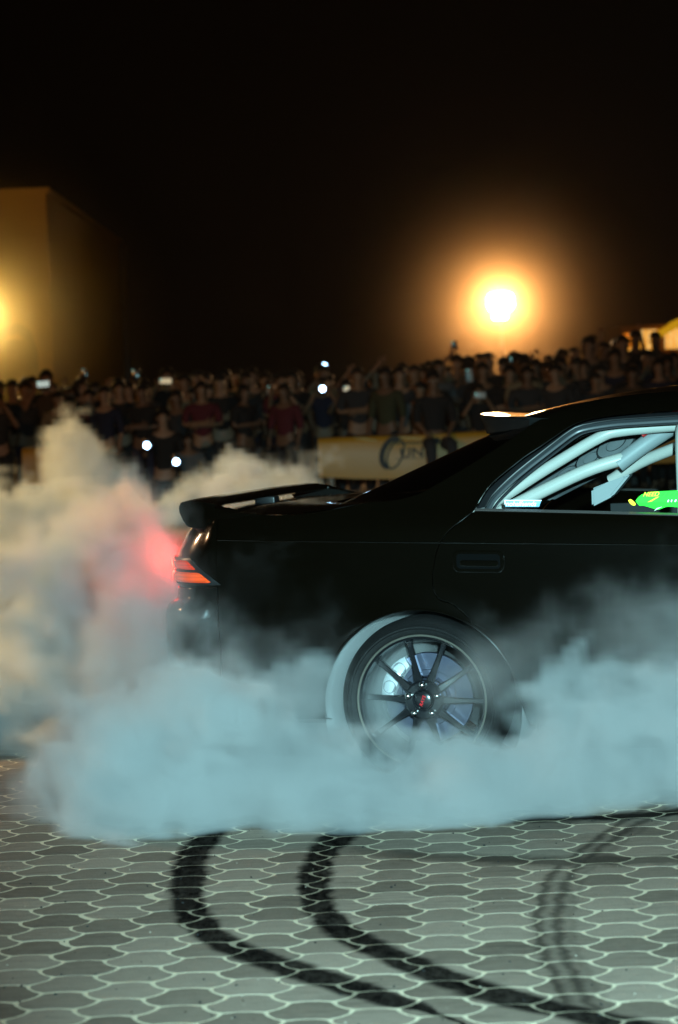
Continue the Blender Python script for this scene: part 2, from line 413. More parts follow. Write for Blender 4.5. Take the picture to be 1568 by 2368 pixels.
def S(x, z):
    l = _S(z)
    zc = .882 - .032 * (x + .74)
    l += max(0, min(z - zc, .12)) * .10
    t = max(0, -x - .25); l += .13 * t * t
    t = max(0, x - 2.4); l += .07 * t * t
    if x < -.74:
        xe = x - max(0, z - .81) * .55; sa = max(0, min(1, (-xe - .74) / .242)); t = .49; l -= .13 * (max(0, -x - .25) ** 2 - t * t); l += .33 * (1 - math.sqrt(max(0, 1 - sa * sa)))
    for ax in (AC[0], AC[0] + WB):      # flared lip round each arch
        d = math.hypot(x - ax, z - AC[1])
        l -= .009 * math.exp(-((d - AR) / .05) ** 2)
    return l
def resample(P, step):
    out = []
    n = len(P)
    for i in range(n):
        a, b = Vector(P[i]), Vector(P[(i + 1) % n]); k = max(1, int((b - a).length / step + .5))
        for j in range(k): out.append(a.lerp(b, j / k))
    return out
def inset(P, d):
    n = len(P); out = []
    area = sum(P[i].x * P[(i + 1) % n].y - P[(i + 1) % n].x * P[i].y for i in range(n))
    s = 1 if area > 0 else -1
    for i in range(n):
        e1 = (P[i] - P[i - 1]).normalized(); e2 = (P[(i + 1) % n] - P[i]).normalized()
        n1 = Vector((-e1.y, e1.x)) * s; n2 = Vector((-e2.y, e2.x)) * s
        m = n1 + n2
        if m.length < 1e-3: m = n1
        m.normalize(); out.append(P[i] + m * (d / max(.5, m.dot(n1))))
    return out
def inside(P, x, y):
    c = False; n = len(P); j = n - 1
    for i in range(n):
        if (P[i].y > y) != (P[j].y > y) and x < (P[j].x - P[i].x) * (y - P[i].y) / (P[j].y - P[i].y) + P[i].x: c = not c
        j = i
    return c
def sm(pts, n=5): return [tuple(p)[:2] for p in catmull([(a, b, 0) for a, b in pts], n)]
def panel(name, outline, m, parent=None, off=0., gap=.0014, roll=.0013, depth=.016, grid=.035, mirror=True, surf=None, fine=None):
    surf = surf or S
    P = resample([Vector(p) for p in outline], .016)
    p0 = inset(P, gap); p1 = inset(P, gap + roll)
    xs_ = [p.x for p in p1]; ys_ = [p.y for p in p1]
    pts = list(p1); lim = inset(P, gap + roll + .008)
    if name in ('quarter_panel', 'door', 'front_wing'):
        lim = inset(P, gap + roll + .040)
        for dd in (.008, .018, .030):
            for q in inset(P, gap + roll + dd):
                if inside(p1, q.x, q.y) and min((q - w).length for w in p1) > dd * .8: pts.append(q)
    x = min(xs_) + grid / 2
    while x < max(xs_):
        y = min(ys_) + grid / 2
        while y < max(ys_):
            if inside(lim, x, y): pts.append(Vector((x, y)))
            y += grid * .5
        x += grid
    if name in ('quarter_panel', 'door', 'front_wing'):
        x = min(xs_) + .01
        while x < max(xs_):
            zc = .882 - .032 * (x + .74)
            for dz in (-.004, .003, .009, .016):
                if inside(lim, x, zc + dz): pts.append(Vector((x, zc + dz)))
            x += .03
    vo, eo, fo, _, _, _ = delaunay_2d_cdt(pts, [], [list(range(len(p1)))], 1, 1e-6)
    bm = bmesh.new()
    vs = [bm.verts.new((v.x, surf(v.x, v.y) + off, v.y)) for v in vo]
    for f in fo:
        try: bm.faces.new([vs[i] for i in f])
        except Exception: pass
    r1 = [vs[i] for i in range(len(p1))]
    r0 = [bm.verts.new((v.x, surf(v.x, v.y) + off + roll * .55, v.y)) for v in p0]
    r2 = [bm.verts.new((v.x, surf(v.x, v.y) + off + depth, v.y)) for v in p0]
    n = len(p1)
    for a, b in ((r1, r0), (r0, r2)):
        for k in range(n):
            try: bm.faces.new((a[k], a[(k + 1) % n], b[(k + 1) % n], b[k]))
            except Exception: pass
    o = from_bm(name, bm, m, parent or car, angle=22)
    if mirror:
        q = link(name, o.data, None, parent or car); q.scale = (1, -1, 1); q.location = (0, 1.74, 0)
    return o
def arc(a0, a1, n, cx=AC[0], cz=AC[1], r=AR):
    return [(cx + r * math.cos(rad(a0 + (a1 - a0) * i / n)), cz + r * math.sin(rad(a0 + (a1 - a0) * i / n))) for i in range(n + 1)]
RSEAM = [(-0.175, 1.002), (-0.095, 1.004), (-0.002, 1.024), (0.058, 1.055), (0.149, 1.104), (0.238, 1.157), (0.30, 1.195), (0.384, 1.252)]
ZE = [(0.384, 1.252), (.44, 1.282), (0.50, 1.303), (0.57, 1.322), (0.70, 1.337), (0.87, 1.345), (1.3, 1.35), (1.7, 1.34), (2.0, 1.305)]
FRAME = [(.201, .961), (.242, 1.033), (.30, 1.085), (.363, 1.134), (.420, 1.170), (.471, 1.204), (.534, 1.243), (.608, 1.262), (.717, 1.272), (.894, 1.278), (1.3, 1.282), (1.7, 1.268), (1.92, 1.235)]
DSEAM = [(.201, .958), (.16, .926), (.12, .897), (.082, .846), (.062, .774), (.057, .705), (.077, .661), (.13, .640), (.206, .573)]
a_end = math.degrees(math.atan2(.573 - AC[1], .206 - AC[0]))
quarter = [(-.74, .24), (-.74, .7115), (-.950, .7115), (-.950, .81), (-.925, .86), (-.902, .900), (-.86, .925), (-.80, .944), (-.74, .955), (-.6, .963), (-.433, .966), (-.3, .98)] + sm(RSEAM, 3) + sm(ZE, 3)[1:] + [(2.0, 1.26)] + list(reversed(sm(FRAME, 3))) + sm(DSEAM, 3)[1:-1] + arc(a_end, 184, 22) + [(-.334, .24)]
panel('quarter_panel', quarter, M_PAINT, grid=.026)
BELT = [(.212, .962), (.588, .945), (.911, .928), (1.05, .922)]
a_e2 = math.degrees(math.atan2(.30 - AC[1], .37 - AC[0]))
door_o = sm(DSEAM, 3)[:-1] + list(reversed(arc(4, a_end, 10))) + [(.372, .215), (1.10, .215), (1.10, .918)] + list(reversed(BELT))
panel('door', door_o, M_PAINT)
doors = [o for o in car.children if o.name.startswith('door')]
panel('door', [(1.106, .215), (1.106, .918), (1.6, .905), (2.1, .885), (2.17, .80), (2.15, .5), (2.12, .215)], M_PAINT)
fr = [(2.124, .215), (2.154, .5), (2.174, .80), (2.10, .89), (2.3, .885), (2.8, .845), (3.25, .76), (3.40, .70), (3.42, .60), (3.42, .24)] + arc(-4, 184, 22, AC[0] + WB)
panel('front_wing', fr, M_PAINT)
# window frames of the doors (black), seals, glass
GL_O = [(.240, .967), (.262, 1.008), (.315, 1.062), (.370, 1.108), (.425, 1.150), (.478, 1.190), (.520, 1.220), (.562, 1.238), (.661, 1.251), (.765, 1.255), (.900, 1.258), (1.045, 1.258)]
frame_b = sm(FRAME, 3)
frame_b = [p for p in frame_b if p[0] < 1.09]
panel('window_frame', [(.203, .960)] + [(x + .002, z - .003) for x, z in frame_b[1:]] + [(1.09, 1.276), (1.09, .925), (1.05, .925)] + list(reversed(sm(GL_O, 2))), M_BLACK, off=.003, roll=.003, depth=.03, grid=.03)
def ribbon(name, pts, w, surf_off, m, mirror=True, h=.006, parent=None):
    """raised strip following a line on the side skin, w wide inward"""
    P = [Vector(p) for p in pts]; bm = bmesh.new(); rows = []
    for i, p in enumerate(P):
        t = (P[min(i + 1, len(P) - 1)] - P[max(0, i - 1)]).normalized(); n = Vector((t.y, -t.x))
        row = []
        for k in range(7):
            q = p + n * w * k / 6
            b = math.sin(math.pi * k / 6) ** .6 * h * (1 + .35 * math.cos(k * 2.1))
            row.append(bm.verts.new((q.x, S(q.x, q.y) + surf_off - b, q.y)))
        rows.append(row)
    for a, b in zip(rows, rows[1:]):
        for k in range(6): bm.faces.new((a[k], a[k + 1], b[k + 1], b[k]))
    o = from_bm(name, bm, m, parent or car, angle=60)
    if mirror:
        q = link(name, o.data, None, parent or car); q.scale = (1, -1, 1); q.location = (0, 1.74, 0)
    return o
ribbon('window_seal', sm(GL_O, 4), .020, .012, M_SEAL)
ribbon('window_seal', [(x + .016, z - .016) for x, z in sm(GL_O, 4)], .010, .020, mat('inner_seal', (.03, .032, .036), .4))
ribbon('belt_trim', [(.205, .969), (.588, .951), (.911, .934), (1.10, .926)], .010, .004, mat('belt_trim', (.10, .085, .08), .3), h=.008)
gl = sm(GL_O, 2)
panel('window_glass', [(.245, .955)] + gl + [(1.045, .90), (.6, .92)], M_GLASS, off=.026, roll=.001, gap=0, depth=.002, grid=.06)
# front door glass
FG = [(1.13, .925), (1.13, 1.262), (1.5, 1.262), (1.72, 1.235), (2.05, 1.02), (2.12, .90)]
panel('window_glass', FG, M_GLASS, off=.026, roll=.001, gap=0, depth=.002, grid=.08)
panel('pillar', [(1.08, .92), (1.08, 1.29), (1.14, 1.29), (1.14, .92)], M_BLACK, off=.006)
panel('pillar', [(1.92, 1.24), (1.98, 1.30), (2.28, 1.06), (2.40, .885), (2.14, .89), (2.08, 1.0), (1.80, 1.23)], M_PAINT, off=.002)
# door handle on a raised plate coloured for the recess shade (flush flap type)
def rrect(x0, x1, z0, z1, r, n=4, sk=0.):
    out = []
    for cx, cz, a in ((x1 - r, z1 - r, 0), (x0 + r, z1 - r, 90), (x0 + r, z0 + r, 180), (x1 - r, z0 + r, 270)):
        for i in range(n + 1):
            t = rad(a + 90 * i / n); px = cx + r * math.cos(t); out.append((px, cz + r * math.sin(t) + sk * (px - x0)))
    return out
for dside, dobj in enumerate(doors[:2]):
    for nm, rc, of, mm, dp in (('handle_surround', rrect(.130, .312, .752, .828, .024, sk=-.03), -.0022, M_PAINT, .004), ('handle_shade_plate', rrect(.142, .300, .763, .818, .015, sk=-.03), -.0028, mat('handle_shade_black', (.002, .002, .002), .9, spec=.05), .003), ('handle', rrect(.158, .292, .772, .794, .008, sk=-.03), -.009, M_PAINT, .010)):
        o = panel(nm, rc, mm, parent=dobj, off=of, gap=0, roll=.0030, depth=dp, grid=.02, mirror=False)
for ax in (AC[0], AC[0] + WB):
    bm = bmesh.new(); tube(bm, [(x, S(x, z) - .001, z) for x, z in arc(6, 182, 60, ax, AC[1], AR + .003)], .0042, 8)
    o = from_bm('arch_lip', bm, M_PAINT, car); q = link('arch_lip', o.data, None, car); q.scale = (1, -1, 1); q.location = (0, 1.74, 0)
bm = bmesh.new(); cl = [(-.735 + 1.83 * k / 60, .882 - .032 * (1.83 * k / 60 + .005)) for k in range(61)]
tube(bm, [(x, S(x, z) + .0012, z) for x, z in cl], .0032, 8)  # bar added along the body fold to catch a line of highlight
o = from_bm('crease_glint_bar', bm, M_PAINT, car); q = link('crease_glint_bar', o.data, None, car); q.scale = (1, -1, 1); q.location = (0, 1.74, 0)
# rocker
bm = bmesh.new()
bbox(bm, .39, 2.34, .06, .12, .13, .23, .015)
o = from_bm('sill', bm, M_PAINT, car); q = link('sill', o.data, None, car); q.scale = (1, -1, 1); q.location = (0, 1.74, 0)

# ---- rear end wrapped round the plan curve
def plan(s, off=0.):
    """s 0..1 from the near side seam, round the corner, to the middle of the tail; >1 mirrored"""
    mir = s > 1
    t = 2 - s if mir else s
    if t < .45:
        a = t / .45 * math.pi / 2
        x = -.74 - .242 * math.sin(a); 
        y0 = .13 * .49 ** 2
        y = y0 + .33 * (1 - math.cos(a))
        nx, ny = -math.sin(a), -math.cos(a)
    else:
        u = (t - .45) / .55
        y = .361 + u * .509; x = -.982 - .075 * math.sin(u * math.pi / 2)
        nx, ny = -1, -.1 * (1 - u)
    x += nx * off; y += ny * off
    return x, (1.74 - y if mir else y)
def wrap(name, prof, m, s0=0., s1=2., ns=90, topf=None, parent=None, blend=.12, shear=True):
    """prof: (offset, z) rows, bottom to top"""
    bm = bmesh.new(); rows = []
    for o_, z in prof:
        row = []
        for i in range(ns + 1):
            s = s0 + (s1 - s0) * i / ns
            e = min(1, min(s, 2 - s) / blend); e = e * e * (3 - 2 * e)
            zz = z if topf is None else topf(s, z)
            x, y = plan(s, o_ * e)
            base = _S(zz) - _S(.75) if zz < 1.1 else 0
            y += (base if y < .87 else -base) * (1 - min(1, min(s, 2 - s) / .45))
            if shear: x += max(0, zz - .81) * .55 * e + max(0, .45 - zz) * .12 * e
            row.append(bm.verts.new((x, y, zz)))
        rows.append(row)
    for a, b in zip(rows, rows[1:]):
        for k in range(ns): bm.faces.new((a[k], a[k + 1], b[k + 1], b[k]))
    return from_bm(name, bm, m, parent or car, angle=40)
wrap('rear_bumper', [(-.03, .20), (.012, .21), (.034, .235), (.046, .35), (.052, .5), (.052, .60), (.046, .635), (.030, .655), (.010, .667), (.001, .678), (0, .704), (-.003, .7095), (-.02, .7115)], M_PAINT)
def topz(s, z):
    if z < .90: return z
    e = min(1, min(s, 2 - s) / .4)
    return .953 - .05 * e + (z - .93) + (.025 * (max(0, min(s, 2 - s) - .4) / .6))
wrap('tail_panel', [(-.02, .712), (-.002, .713), (0, .716), (0, .73), (0, .76), (0, .80), (0, .84), (0, .88), (0, .92), (-.003, .93), (-.012, .935)], M_PAINT, topf=topz)
def lamp_patch(name, prof, m, sa, sb, slant, parent, off, ns=24, mir=False):
    bm = bmesh.new(); rows = []
    zs_ = [p for p in prof]; z0, z1 = zs_[0], zs_[-1]
    for z in zs_:
        row = []
        f = (z - z0) / (z1 - z0)
        a = sa + slant * ((z - .727) / .085)
        for i in range(ns + 1):
            s = a + (sb - a) * i / ns
            ed = min(1, min(f, 1 - f) * (z1 - z0) / .008, (i / ns) / .04) 
            x, y = plan(2 - s if mir else s, off * (0.15 + .85 * max(0, ed) ** .5))
            row.append(bm.verts.new((x, y, z)))
        rows.append(row)
    for a, b in zip(rows, rows[1:]):
        for k in range(ns): bm.faces.new((a[k], a[k + 1], b[k + 1], b[k]))
    return from_bm(name, bm, m, parent, angle=40)
lz = lambda a, b, n: [a + (b - a) * i / n for i in range(n + 1)]
for mir in (False, True):
    su = lamp_patch('tail_light', lz(.722, .818, 14), M_BLACK, -.012, .92, .135, car, .007, mir=mir)
    lamp_patch('lens', lz(.775, .811, 10), M_LENS_R, .012, .40, .135, su, .0145, mir=mir)
    lamp_patch('lens', lz(.729, .769, 10), M_LENS_O, .012, .40, .135, su, .0145, mir=mir)
    bk = lamp_patch('brake_light', lz(.729, .811, 10), M_BRAKE, .41, .90, 0, su, .013, mir=mir)
    l_ = lamp('brake_glow', 'POINT', (0, 0, 0), 4.4, (1., .03, .015), .05); l_.parent = car; l_.location = (-1.09, 1.34 if mir else .40, .77)

# ---- boot lid, rear glass, roof as lofts across the car
def loft(name, near, mid, m, parent=None, nu=28, power=2.4, thick=.0):
    """near[i] = (x, z) on the side skin; mid[i] = (x, z) on the centre line"""
    bm = bmesh.new(); rows = []
    for (xn, zn), (xm, zm) in zip(near, mid):
        yn = S(xn, zn); row = []
        for k in range(nu + 1):
            u = -1 + 2 * k / nu; c = abs(u) ** power
            row.append(bm.verts.new((xm + (xn - xm) * c, .87 + u * (.87 - yn), zm + (zn - zm) * c)))
        rows.append(row)
    for a, b in zip(rows, rows[1:]):
        for k in range(nu): bm.faces.new((a[k], a[k + 1], b[k + 1], b[k]))
    return from_bm(name, bm, m, parent or car, angle=50)
def lerp_path(P, n):
    Q = catmull([(a, b, 0) for a, b in P], 12); L_ = [0]
    for a, b in zip(Q, Q[1:]): L_.append(L_[-1] + (b - a).length)
    out = []
    for i in range(n + 1):
        t = L_[-1] * i / n
        j = min(len(Q) - 2, max(0, int(np.searchsorted(L_, t)) - 1)); f = (t - L_[j]) / max(1e-9, L_[j + 1] - L_[j])
        q = Q[j].lerp(Q[j + 1], f); out.append((q.x, q.y))
    return out
boot_near = [(-.742, .957), (-.60, .966), (-.433, .969), (-.30, .983), (-.180, 1.000)]
boot_mid = [(-1.0, .935), (-.90, .972), (-.75, .985), (-.60, .988), (-.455, .985)]
bm_n = lerp_path(boot_near, 14); bm_m = lerp_path(boot_mid, 14)
loft('boot_lid', bm_n, bm_m, M_PAINT, power=2.6)
GN_, GM_ = lerp_path(RSEAM, 16), lerp_path([(-.450, .978), (-.411, .995), (-.326, 1.029), (-.186, 1.088), (-.06, 1.140), (.06, 1.190), (.125, 1.215)], 16)
loft('rear_window', [(x, z - .004) for x, z in GN_], GM_, M_DGLASS, power=2.2)
loft('rear_window_trim', [(x - .002, z - .002) for x, z in GN_[:1] + GN_], [(x, z) for x, z in [GM_[0]] * 2 + GM_[1:2]] if False else GM_[:1] + GM_, M_BLACK, power=60) if False else None
RN = lerp_path(ZE, 26)
RM = lerp_path([(.125, 1.232), (.24, 1.272), (.38, 1.306), (.54, 1.336), (.72, 1.358), (.93, 1.373), (1.3, 1.385), (1.6, 1.380), (1.86, 1.345)], 26)
loft('roof', RN, RM, M_PAINT, power=2.6)
loft('roof_lining', [(x, z - .03) for x, z in RN], [(x + .02, z - .028) for x, z in RM], M_LINING, power=2.6)
# windscreen, bonnet, nose
loft('windscreen', [(2.0, 1.305), (2.15, 1.18), (2.42, .885)], [(1.86, 1.345), (2.2, 1.18), (2.62, .93)], M_GLASS)
loft('bonnet', [(2.40, .888), (2.8, .847), (3.25, .762), (3.40, .702)], [(2.62, .93), (2.95, .91), (3.45, .83), (3.62, .76)], M_PAINT)
bm = bmesh.new()
rows = []
for z, ofx in ((.20, -.03), (.24, 0), (.40, .02), (.55, .02), (.64, 0), (.705, -.01)):
    row = []
    for k in range(25):
        u = -1 + 2 * k / 24
        row.append(bm.verts.new((3.62 + ofx - .22 * abs(u) ** 2.6, .87 + u * .80, z + .055 * (1 - abs(u) ** 2.6) * (z > .6))))
    rows.append(row)
for a, b in zip(rows, rows[1:]):
    for k in range(24): bm.faces.new((a[k], a[k + 1], b[k + 1], b[k]))
from_bm('front_bumper', bm, M_PAINT, car)
for y in (.32, 1.42):
    bm = bmesh.new(); bbox(bm, 3.46, 3.60, y - .19, y + .19, .60, .70, .02); from_bm('headlight', bm, mat('headlight_glass', (.3, .3, .3), .1), car)

# ---- roof visor spoiler over the rear window
bm = bmesh.new(); rows = []
for k in range(29):
    u = -1 + 2 * k / 28; c = abs(u) ** 2.6
    xn, zn = .400, 1.262; xm, zm = .135, 1.236
    x = xm + (xn - xm) * c; z = zm + (zn - zm) * c; y = .87 + u * (.87 - S(.40, 1.262) - .004)
    ln = .050 * (1 - .25 * c)
    sec = [(.12, .034), (.06, .027), (.0, .029), (-ln, .036), (-ln - .006, .027), (-ln * .75, .004), (-.03, -.022), (.0, -.028)]
    zt_ = 1.270 + .013 * (1 - u * u)
    top = [(.12, -.008), (.05, -.004), (.0, .001), (-ln, .007), (-ln - .005, .001)]
    rows.append([bm.verts.new((x + a, y, zt_ + b)) for a, b in top] + [bm.verts.new((x + a, y, z + b)) for a, b in sec[5:]])
for a, b in zip(rows, rows[1:]):
    for k in range(7): bm.faces.new((a[k], a[k + 1], b[k + 1], b[k]))
bm.faces.new(rows[0]); bm.faces.new(list(reversed(rows[-1])))
vo_ = from_bm('roof_visor', bm, M_PAINT, car, angle=40)
vo_.data.materials.append(mat('visor_shade_black', (.004, .004, .004), .85, spec=.1))
for p_ in vo_.data.polygons:
    if p_.normal.z < .5: p_.material_index = 1  # faces not turned up get a matt black copy, shaded by material

# ---- boot spoiler
def prism(bm, prof, y0, y1, yf=None, bev=.006):
    """side profile (x, z) given depth in y"""
    a = [bm.verts.new((x, y0 if yf is None else yf(x, z), z)) for x, z in prof]
    b = [bm.verts.new((x, y1, z)) for x, z in prof]
    n = len(prof)
    fs = [bm.faces.new(a), bm.faces.new(list(reversed(b)))]
    for k in range(n): fs.append(bm.faces.new((a[k], a[(k + 1) % n], b[(k + 1) % n], b[k])))
    if bev:
        bmesh.ops.bevel(bm, geom=list({e for f in fs for e in f.edges}), offset=bev, segments=2, affect='EDGES', clamp_overlap=True)
sp_root = None
bm = bmesh.new(); rows = []
NB = 48
for k in range(NB + 1):
    u = -1 + 2 * k / NB; c = abs(u) ** 3
    y = .87 + u * .755
    xr = -.948 + .058 * c; xf = -.795 + .040 * c; zt = 1.014
    sec = [(xr, zt + .002), (xr + .02, zt + .006), ((xr + xf) / 2, zt + .004), (xf - .01, zt - .006), (xf, zt - .015), (xf - .02, zt - .023), ((xr + xf) / 2, zt - .026), (xr + .015, zt - .018), (xr, zt - .008)]
    rows.append([bm.verts.new((a, y, b)) for a, b in sec])
for a, b in zip(rows, rows[1:]):
    for k in range(9): bm.faces.new((a[k], a[(k + 1) % 9], b[(k + 1) % 9], b[k]))
bm.faces.new(rows[0]); bm.faces.new(list(reversed(rows[-1])))
spoiler = from_bm('boot_spoiler', bm, M_PAINT, car, angle=45)
leg = [(-.908, 1.008), (-.897, 1.017), (-.82, 1.015), (-.755, 1.000), (-.725, .986), (-.67, .975), (-.58, .968), (-.52, .960), (-.56, .950), (-.66, .935), (-.72, .925), (-.83, .922), (-.872, .928), (-.888, .950), (-.910, .985)]
for y0, y1, nm in ((.10, .185, 0), (1.64, 1.555, 1)):
    bm = bmesh.new()
    prism(bm, leg, min(y0, y1), max(y0, y1), bev=.005)
    for v in bm.verts:                      # the foot follows the wing inward as it falls rearward
        side = 1 if y0 < .87 else -1
        v.co.y += side * (max(0, (-v.co.x - .80)) * .55 + max(0, v.co.z - .97) * .25 - .028)
    from_bm('spoiler_leg', bm, M_PAINT, spoiler, angle=40)
bm = bmesh.new(); bbox(bm, -.845, -.765, .835, .905, .975, 1.000, .006); from_bm('spoiler_strut', bm, M_BLACK, spoiler)
# fuel flap, plate line on the wing
bm = bmesh.new(); bbox(bm, -.995, -.988, .62, 1.12, .56, .70, .004); from_bm('number_plate_recess', bm, M_BLACK, car)

# ---- cabin
bm = bmesh.new()
bbox(bm, .42, 2.32, .12, 1.62, .20, .26); bbox(bm, -.55, .42, .40, 1.34, .20, .26); bbox(bm, -.55, .08, .30, 1.44, .26, .90); bbox(bm, 2.1, 2.35, .14, 1.60, .26, .86, .03)
bbox(bm, -.70, -.55, .16, 1.58, .26, .93)
from_bm('cabin_floor', bm, M_CABIN, car, smooth=False)
for y0 in (.085, 1.615):
    bm = bmesh.new(); bbox(bm, .40, 1.09, y0, y0 + .04, .24, .90); bbox(bm, 1.13, 2.1, y0, y0 + .04, .24, .87)
    from_bm('door_lining', bm, M_CABIN, car, smooth=False)
def seat(y, x):
    bm = bmesh.new()
    bbox(bm, x, x + .50, y - .23, y + .23, .33, .47, .05)
    prof = [(x + .04, .40), (x - .16, .78), (x - .24, 1.04), (x - .235, 1.16), (x - .19, 1.17), (x - .13, 1.02), (x - .02, .80), (x + .16, .46)]
    prism(bm, prof, y - .22, y + .22, bev=.03)
    for sgn in (-1, 1):
        prism(bm, [(x - .10, .72), (x - .20, .98), (x - .08, .96), (x + .06, .74)], y + sgn * .20, y + sgn * .27, bev=.015)
        prism(bm, [(x - .23, 1.02), (x - .235, 1.15), (x - .06, 1.13), (x - .05, 1.04)], y + sgn * .14, y + sgn * .19, bev=.012)
    return from_bm('bucket_seat', bm, M_SEAT, car, angle=40)
seat(.50, 1.22); seat(1.24, 1.22)
def bar(name, pts, r, m=M_CAGE, seg=16): 
    bm = bmesh.new(); tube(bm, catmull(pts, 6) if len(pts) > 2 else pts, r, seg); return from_bm(name, bm, m, car, angle=60)
cage = bar('cage_bar', [(.10, .30, .905), (.185, .30, .956), (.272, .30, 1.008), (.42, .30, 1.095), (.600, .30, 1.192), (.68, .31, 1.214), (.882, .32, 1.226), (1.08, .32, 1.23)], .0205)
bar('cage_bar', [(.20, .33, .925), (.290, .33, .966), (.536, .34, 1.074), (.685, .36, 1.118)], .0235)
bar('cage_bar', [(.655, .36, 1.095), (.78, .39, 1.182), (.98, .50, 1.30)], .030, M_GREYTUBE)
bar('cage_bar', [(.60, .52, 1.035), (.75, .46, 1.11), (1.08, .30, 1.215)], .021)
bar('cage_bar', [(.60, 1.42, 1.19), (.25, 1.42, .99), (.10, 1.42, .90)], .0235)
bar('cage_bar', [(.45, 1.2, 1.09), (.9, .7, 1.26)], .0235)
bar('main_hoop', [(.915, .14, .25), (.915, .15, .92), (.905, .22, 1.17), (.90, .32, 1.235), (.90, .5, 1.27), (.90, 1.24, 1.27), (.90, 1.42, 1.235), (.905, 1.52, 1.17), (.915, 1.59, .92), (.915, 1.60, .25)], .0235)
bar('harness_strap', [(.745, .35, 1.195), (.80, .365, 1.232), (.88, .40, 1.283)], .010, M_RED, 8)
# inner pressings behind the pillar
for k, (x, z, r) in enumerate(((.42, 1.055, .030), (.52, 1.115, .040), (.62, 1.165, .05))):
    bm = bmesh.new(); lathe(bm, [(0, -.012), (r * .45, -.012), (r * .5, 0), (r * .9, 0), (r, .012)], 24, 'Y')
    o = from_bm('pillar_pressing', bm, M_LINING, car); o.location = (x, .62 - .04 * k, z); o.scale = (1.7, 1, .8); o.rotation_euler = (0, -.55, 0)
bm = bmesh.new(); prism(bm, [(.20, .98), (.75, 1.28), (1.02, 1.31), (.98, 1.23), (.80, 1.18), (.52, 1.04), (.35, .96)], .68, .72, bev=.01)
from_bm('inner_pillar', bm, M_LINING, car)
bm = bmesh.new(); prism(bm, [(.545, .945), (.545, 1.01), (.60, 1.03), (.66, 1.05), (.69, 1.06), (.62, .98)], .42, .50, bev=.008)
from_bm('harness_pad', bm, M_GREYTUBE, car)

# ---- stickers on the door glass, glowing in place of reflected flash light
def text_mesh(name, s, size, m, parent, loc, shear=0., ext=.0005, xs_=1.):
    cu_ = bpy.data.curves.new(name, 'FONT'); cu_.body = s; cu_.size = size; cu_.extrude = ext; cu_.shear = shear; cu_.offset = size * .012
    to = bpy.data.objects.new(name, cu_); C.objects.link(to)
    dg = bpy.context.evaluated_depsgraph_get(); dg.update()
    me_ = bpy.data.meshes.new_from_object(to.evaluated_get(dg)); bpy.data.objects.remove(to); 
    me_.name = name; me_.materials.clear()
    o = link(name, me_, m, parent); o.location = loc; o.rotation_euler = (rad(90), 0, 0); o.scale = (xs_, 1, 1)
    return o
def flat(name, pts, y, m, parent, th=.0006):
    bm = bmesh.new(); prism(bm, pts, y - th, y, bev=0); return from_bm(name, bm, m, parent, smooth=False)
yg = S(.36, .978) + .0255
st = flat('window_sticker', [(.303, .9925), (.432, .9885), (.424, .9665), (.305, .9700)], yg, M_STICK_B, car)  # blue backing paints the glow round the white letters
text_mesh('sticker_lettering', 'nohalfsends', .0235, M_STICK_W, st, (.3065, yg - .002, .9725), .25, xs_=.97).rotation_euler = (rad(90), rad(1.5), 0)
flat('sticker_rule', [(.303, .9935), (.434, .9895), (.432, .9865), (.3065, .9905), (.3065, .978), (.303, .978)], yg - .0008, M_STICK_W, st)
yg = S(.85, .975) + .0245
def blob(pts): return sm(pts + [pts[0]], 4)[:-1]
gst = flat('window_sticker', blob([(.760, .978), (.775, .994), (.80, 1.004), (.85, 1.008), (.95, 1.006), (.98, .99), (.98, .955), (.93, .950), (.87, .955), (.838, .946), (.815, .952), (.800, .957), (.785, .961), (.772, .962)]), yg, M_STICK_G, car)
flat('sticker_tail', blob([(.735, .980), (.742, .984), (.752, .978), (.760, .968), (.757, .962), (.748, .963), (.740, .970)]), yg, M_STICK_Y, gst)
flat('sticker_tip', [(.822, .9415), (.832, .951), (.852, .956)], yg - .0008, M_STICK_P, gst)
text_mesh('sticker_lettering', 'NEED', .0215, M_STICK_Y, gst, (.785, yg - .0018, .992), .45)
for k in range(5):
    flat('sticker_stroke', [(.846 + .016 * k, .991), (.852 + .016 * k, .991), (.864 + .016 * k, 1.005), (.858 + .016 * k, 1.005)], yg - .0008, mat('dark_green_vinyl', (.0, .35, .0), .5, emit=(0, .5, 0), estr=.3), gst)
for k, (x, w) in enumerate(((.868, .007), (.880, .006), (.892, .009), (.905, .010))):
    flat('sticker_spark', blob([(x, .972), (x + w * .6, .979), (x + w, .977), (x + w * .5, .970)]), yg - .0008, M_STICK_P, gst)
flat('sticker_flash', [(.800, .972), (.835, .990), (.842, .990), (.815, .974)], yg - .0008, M_STICK_Y, gst)

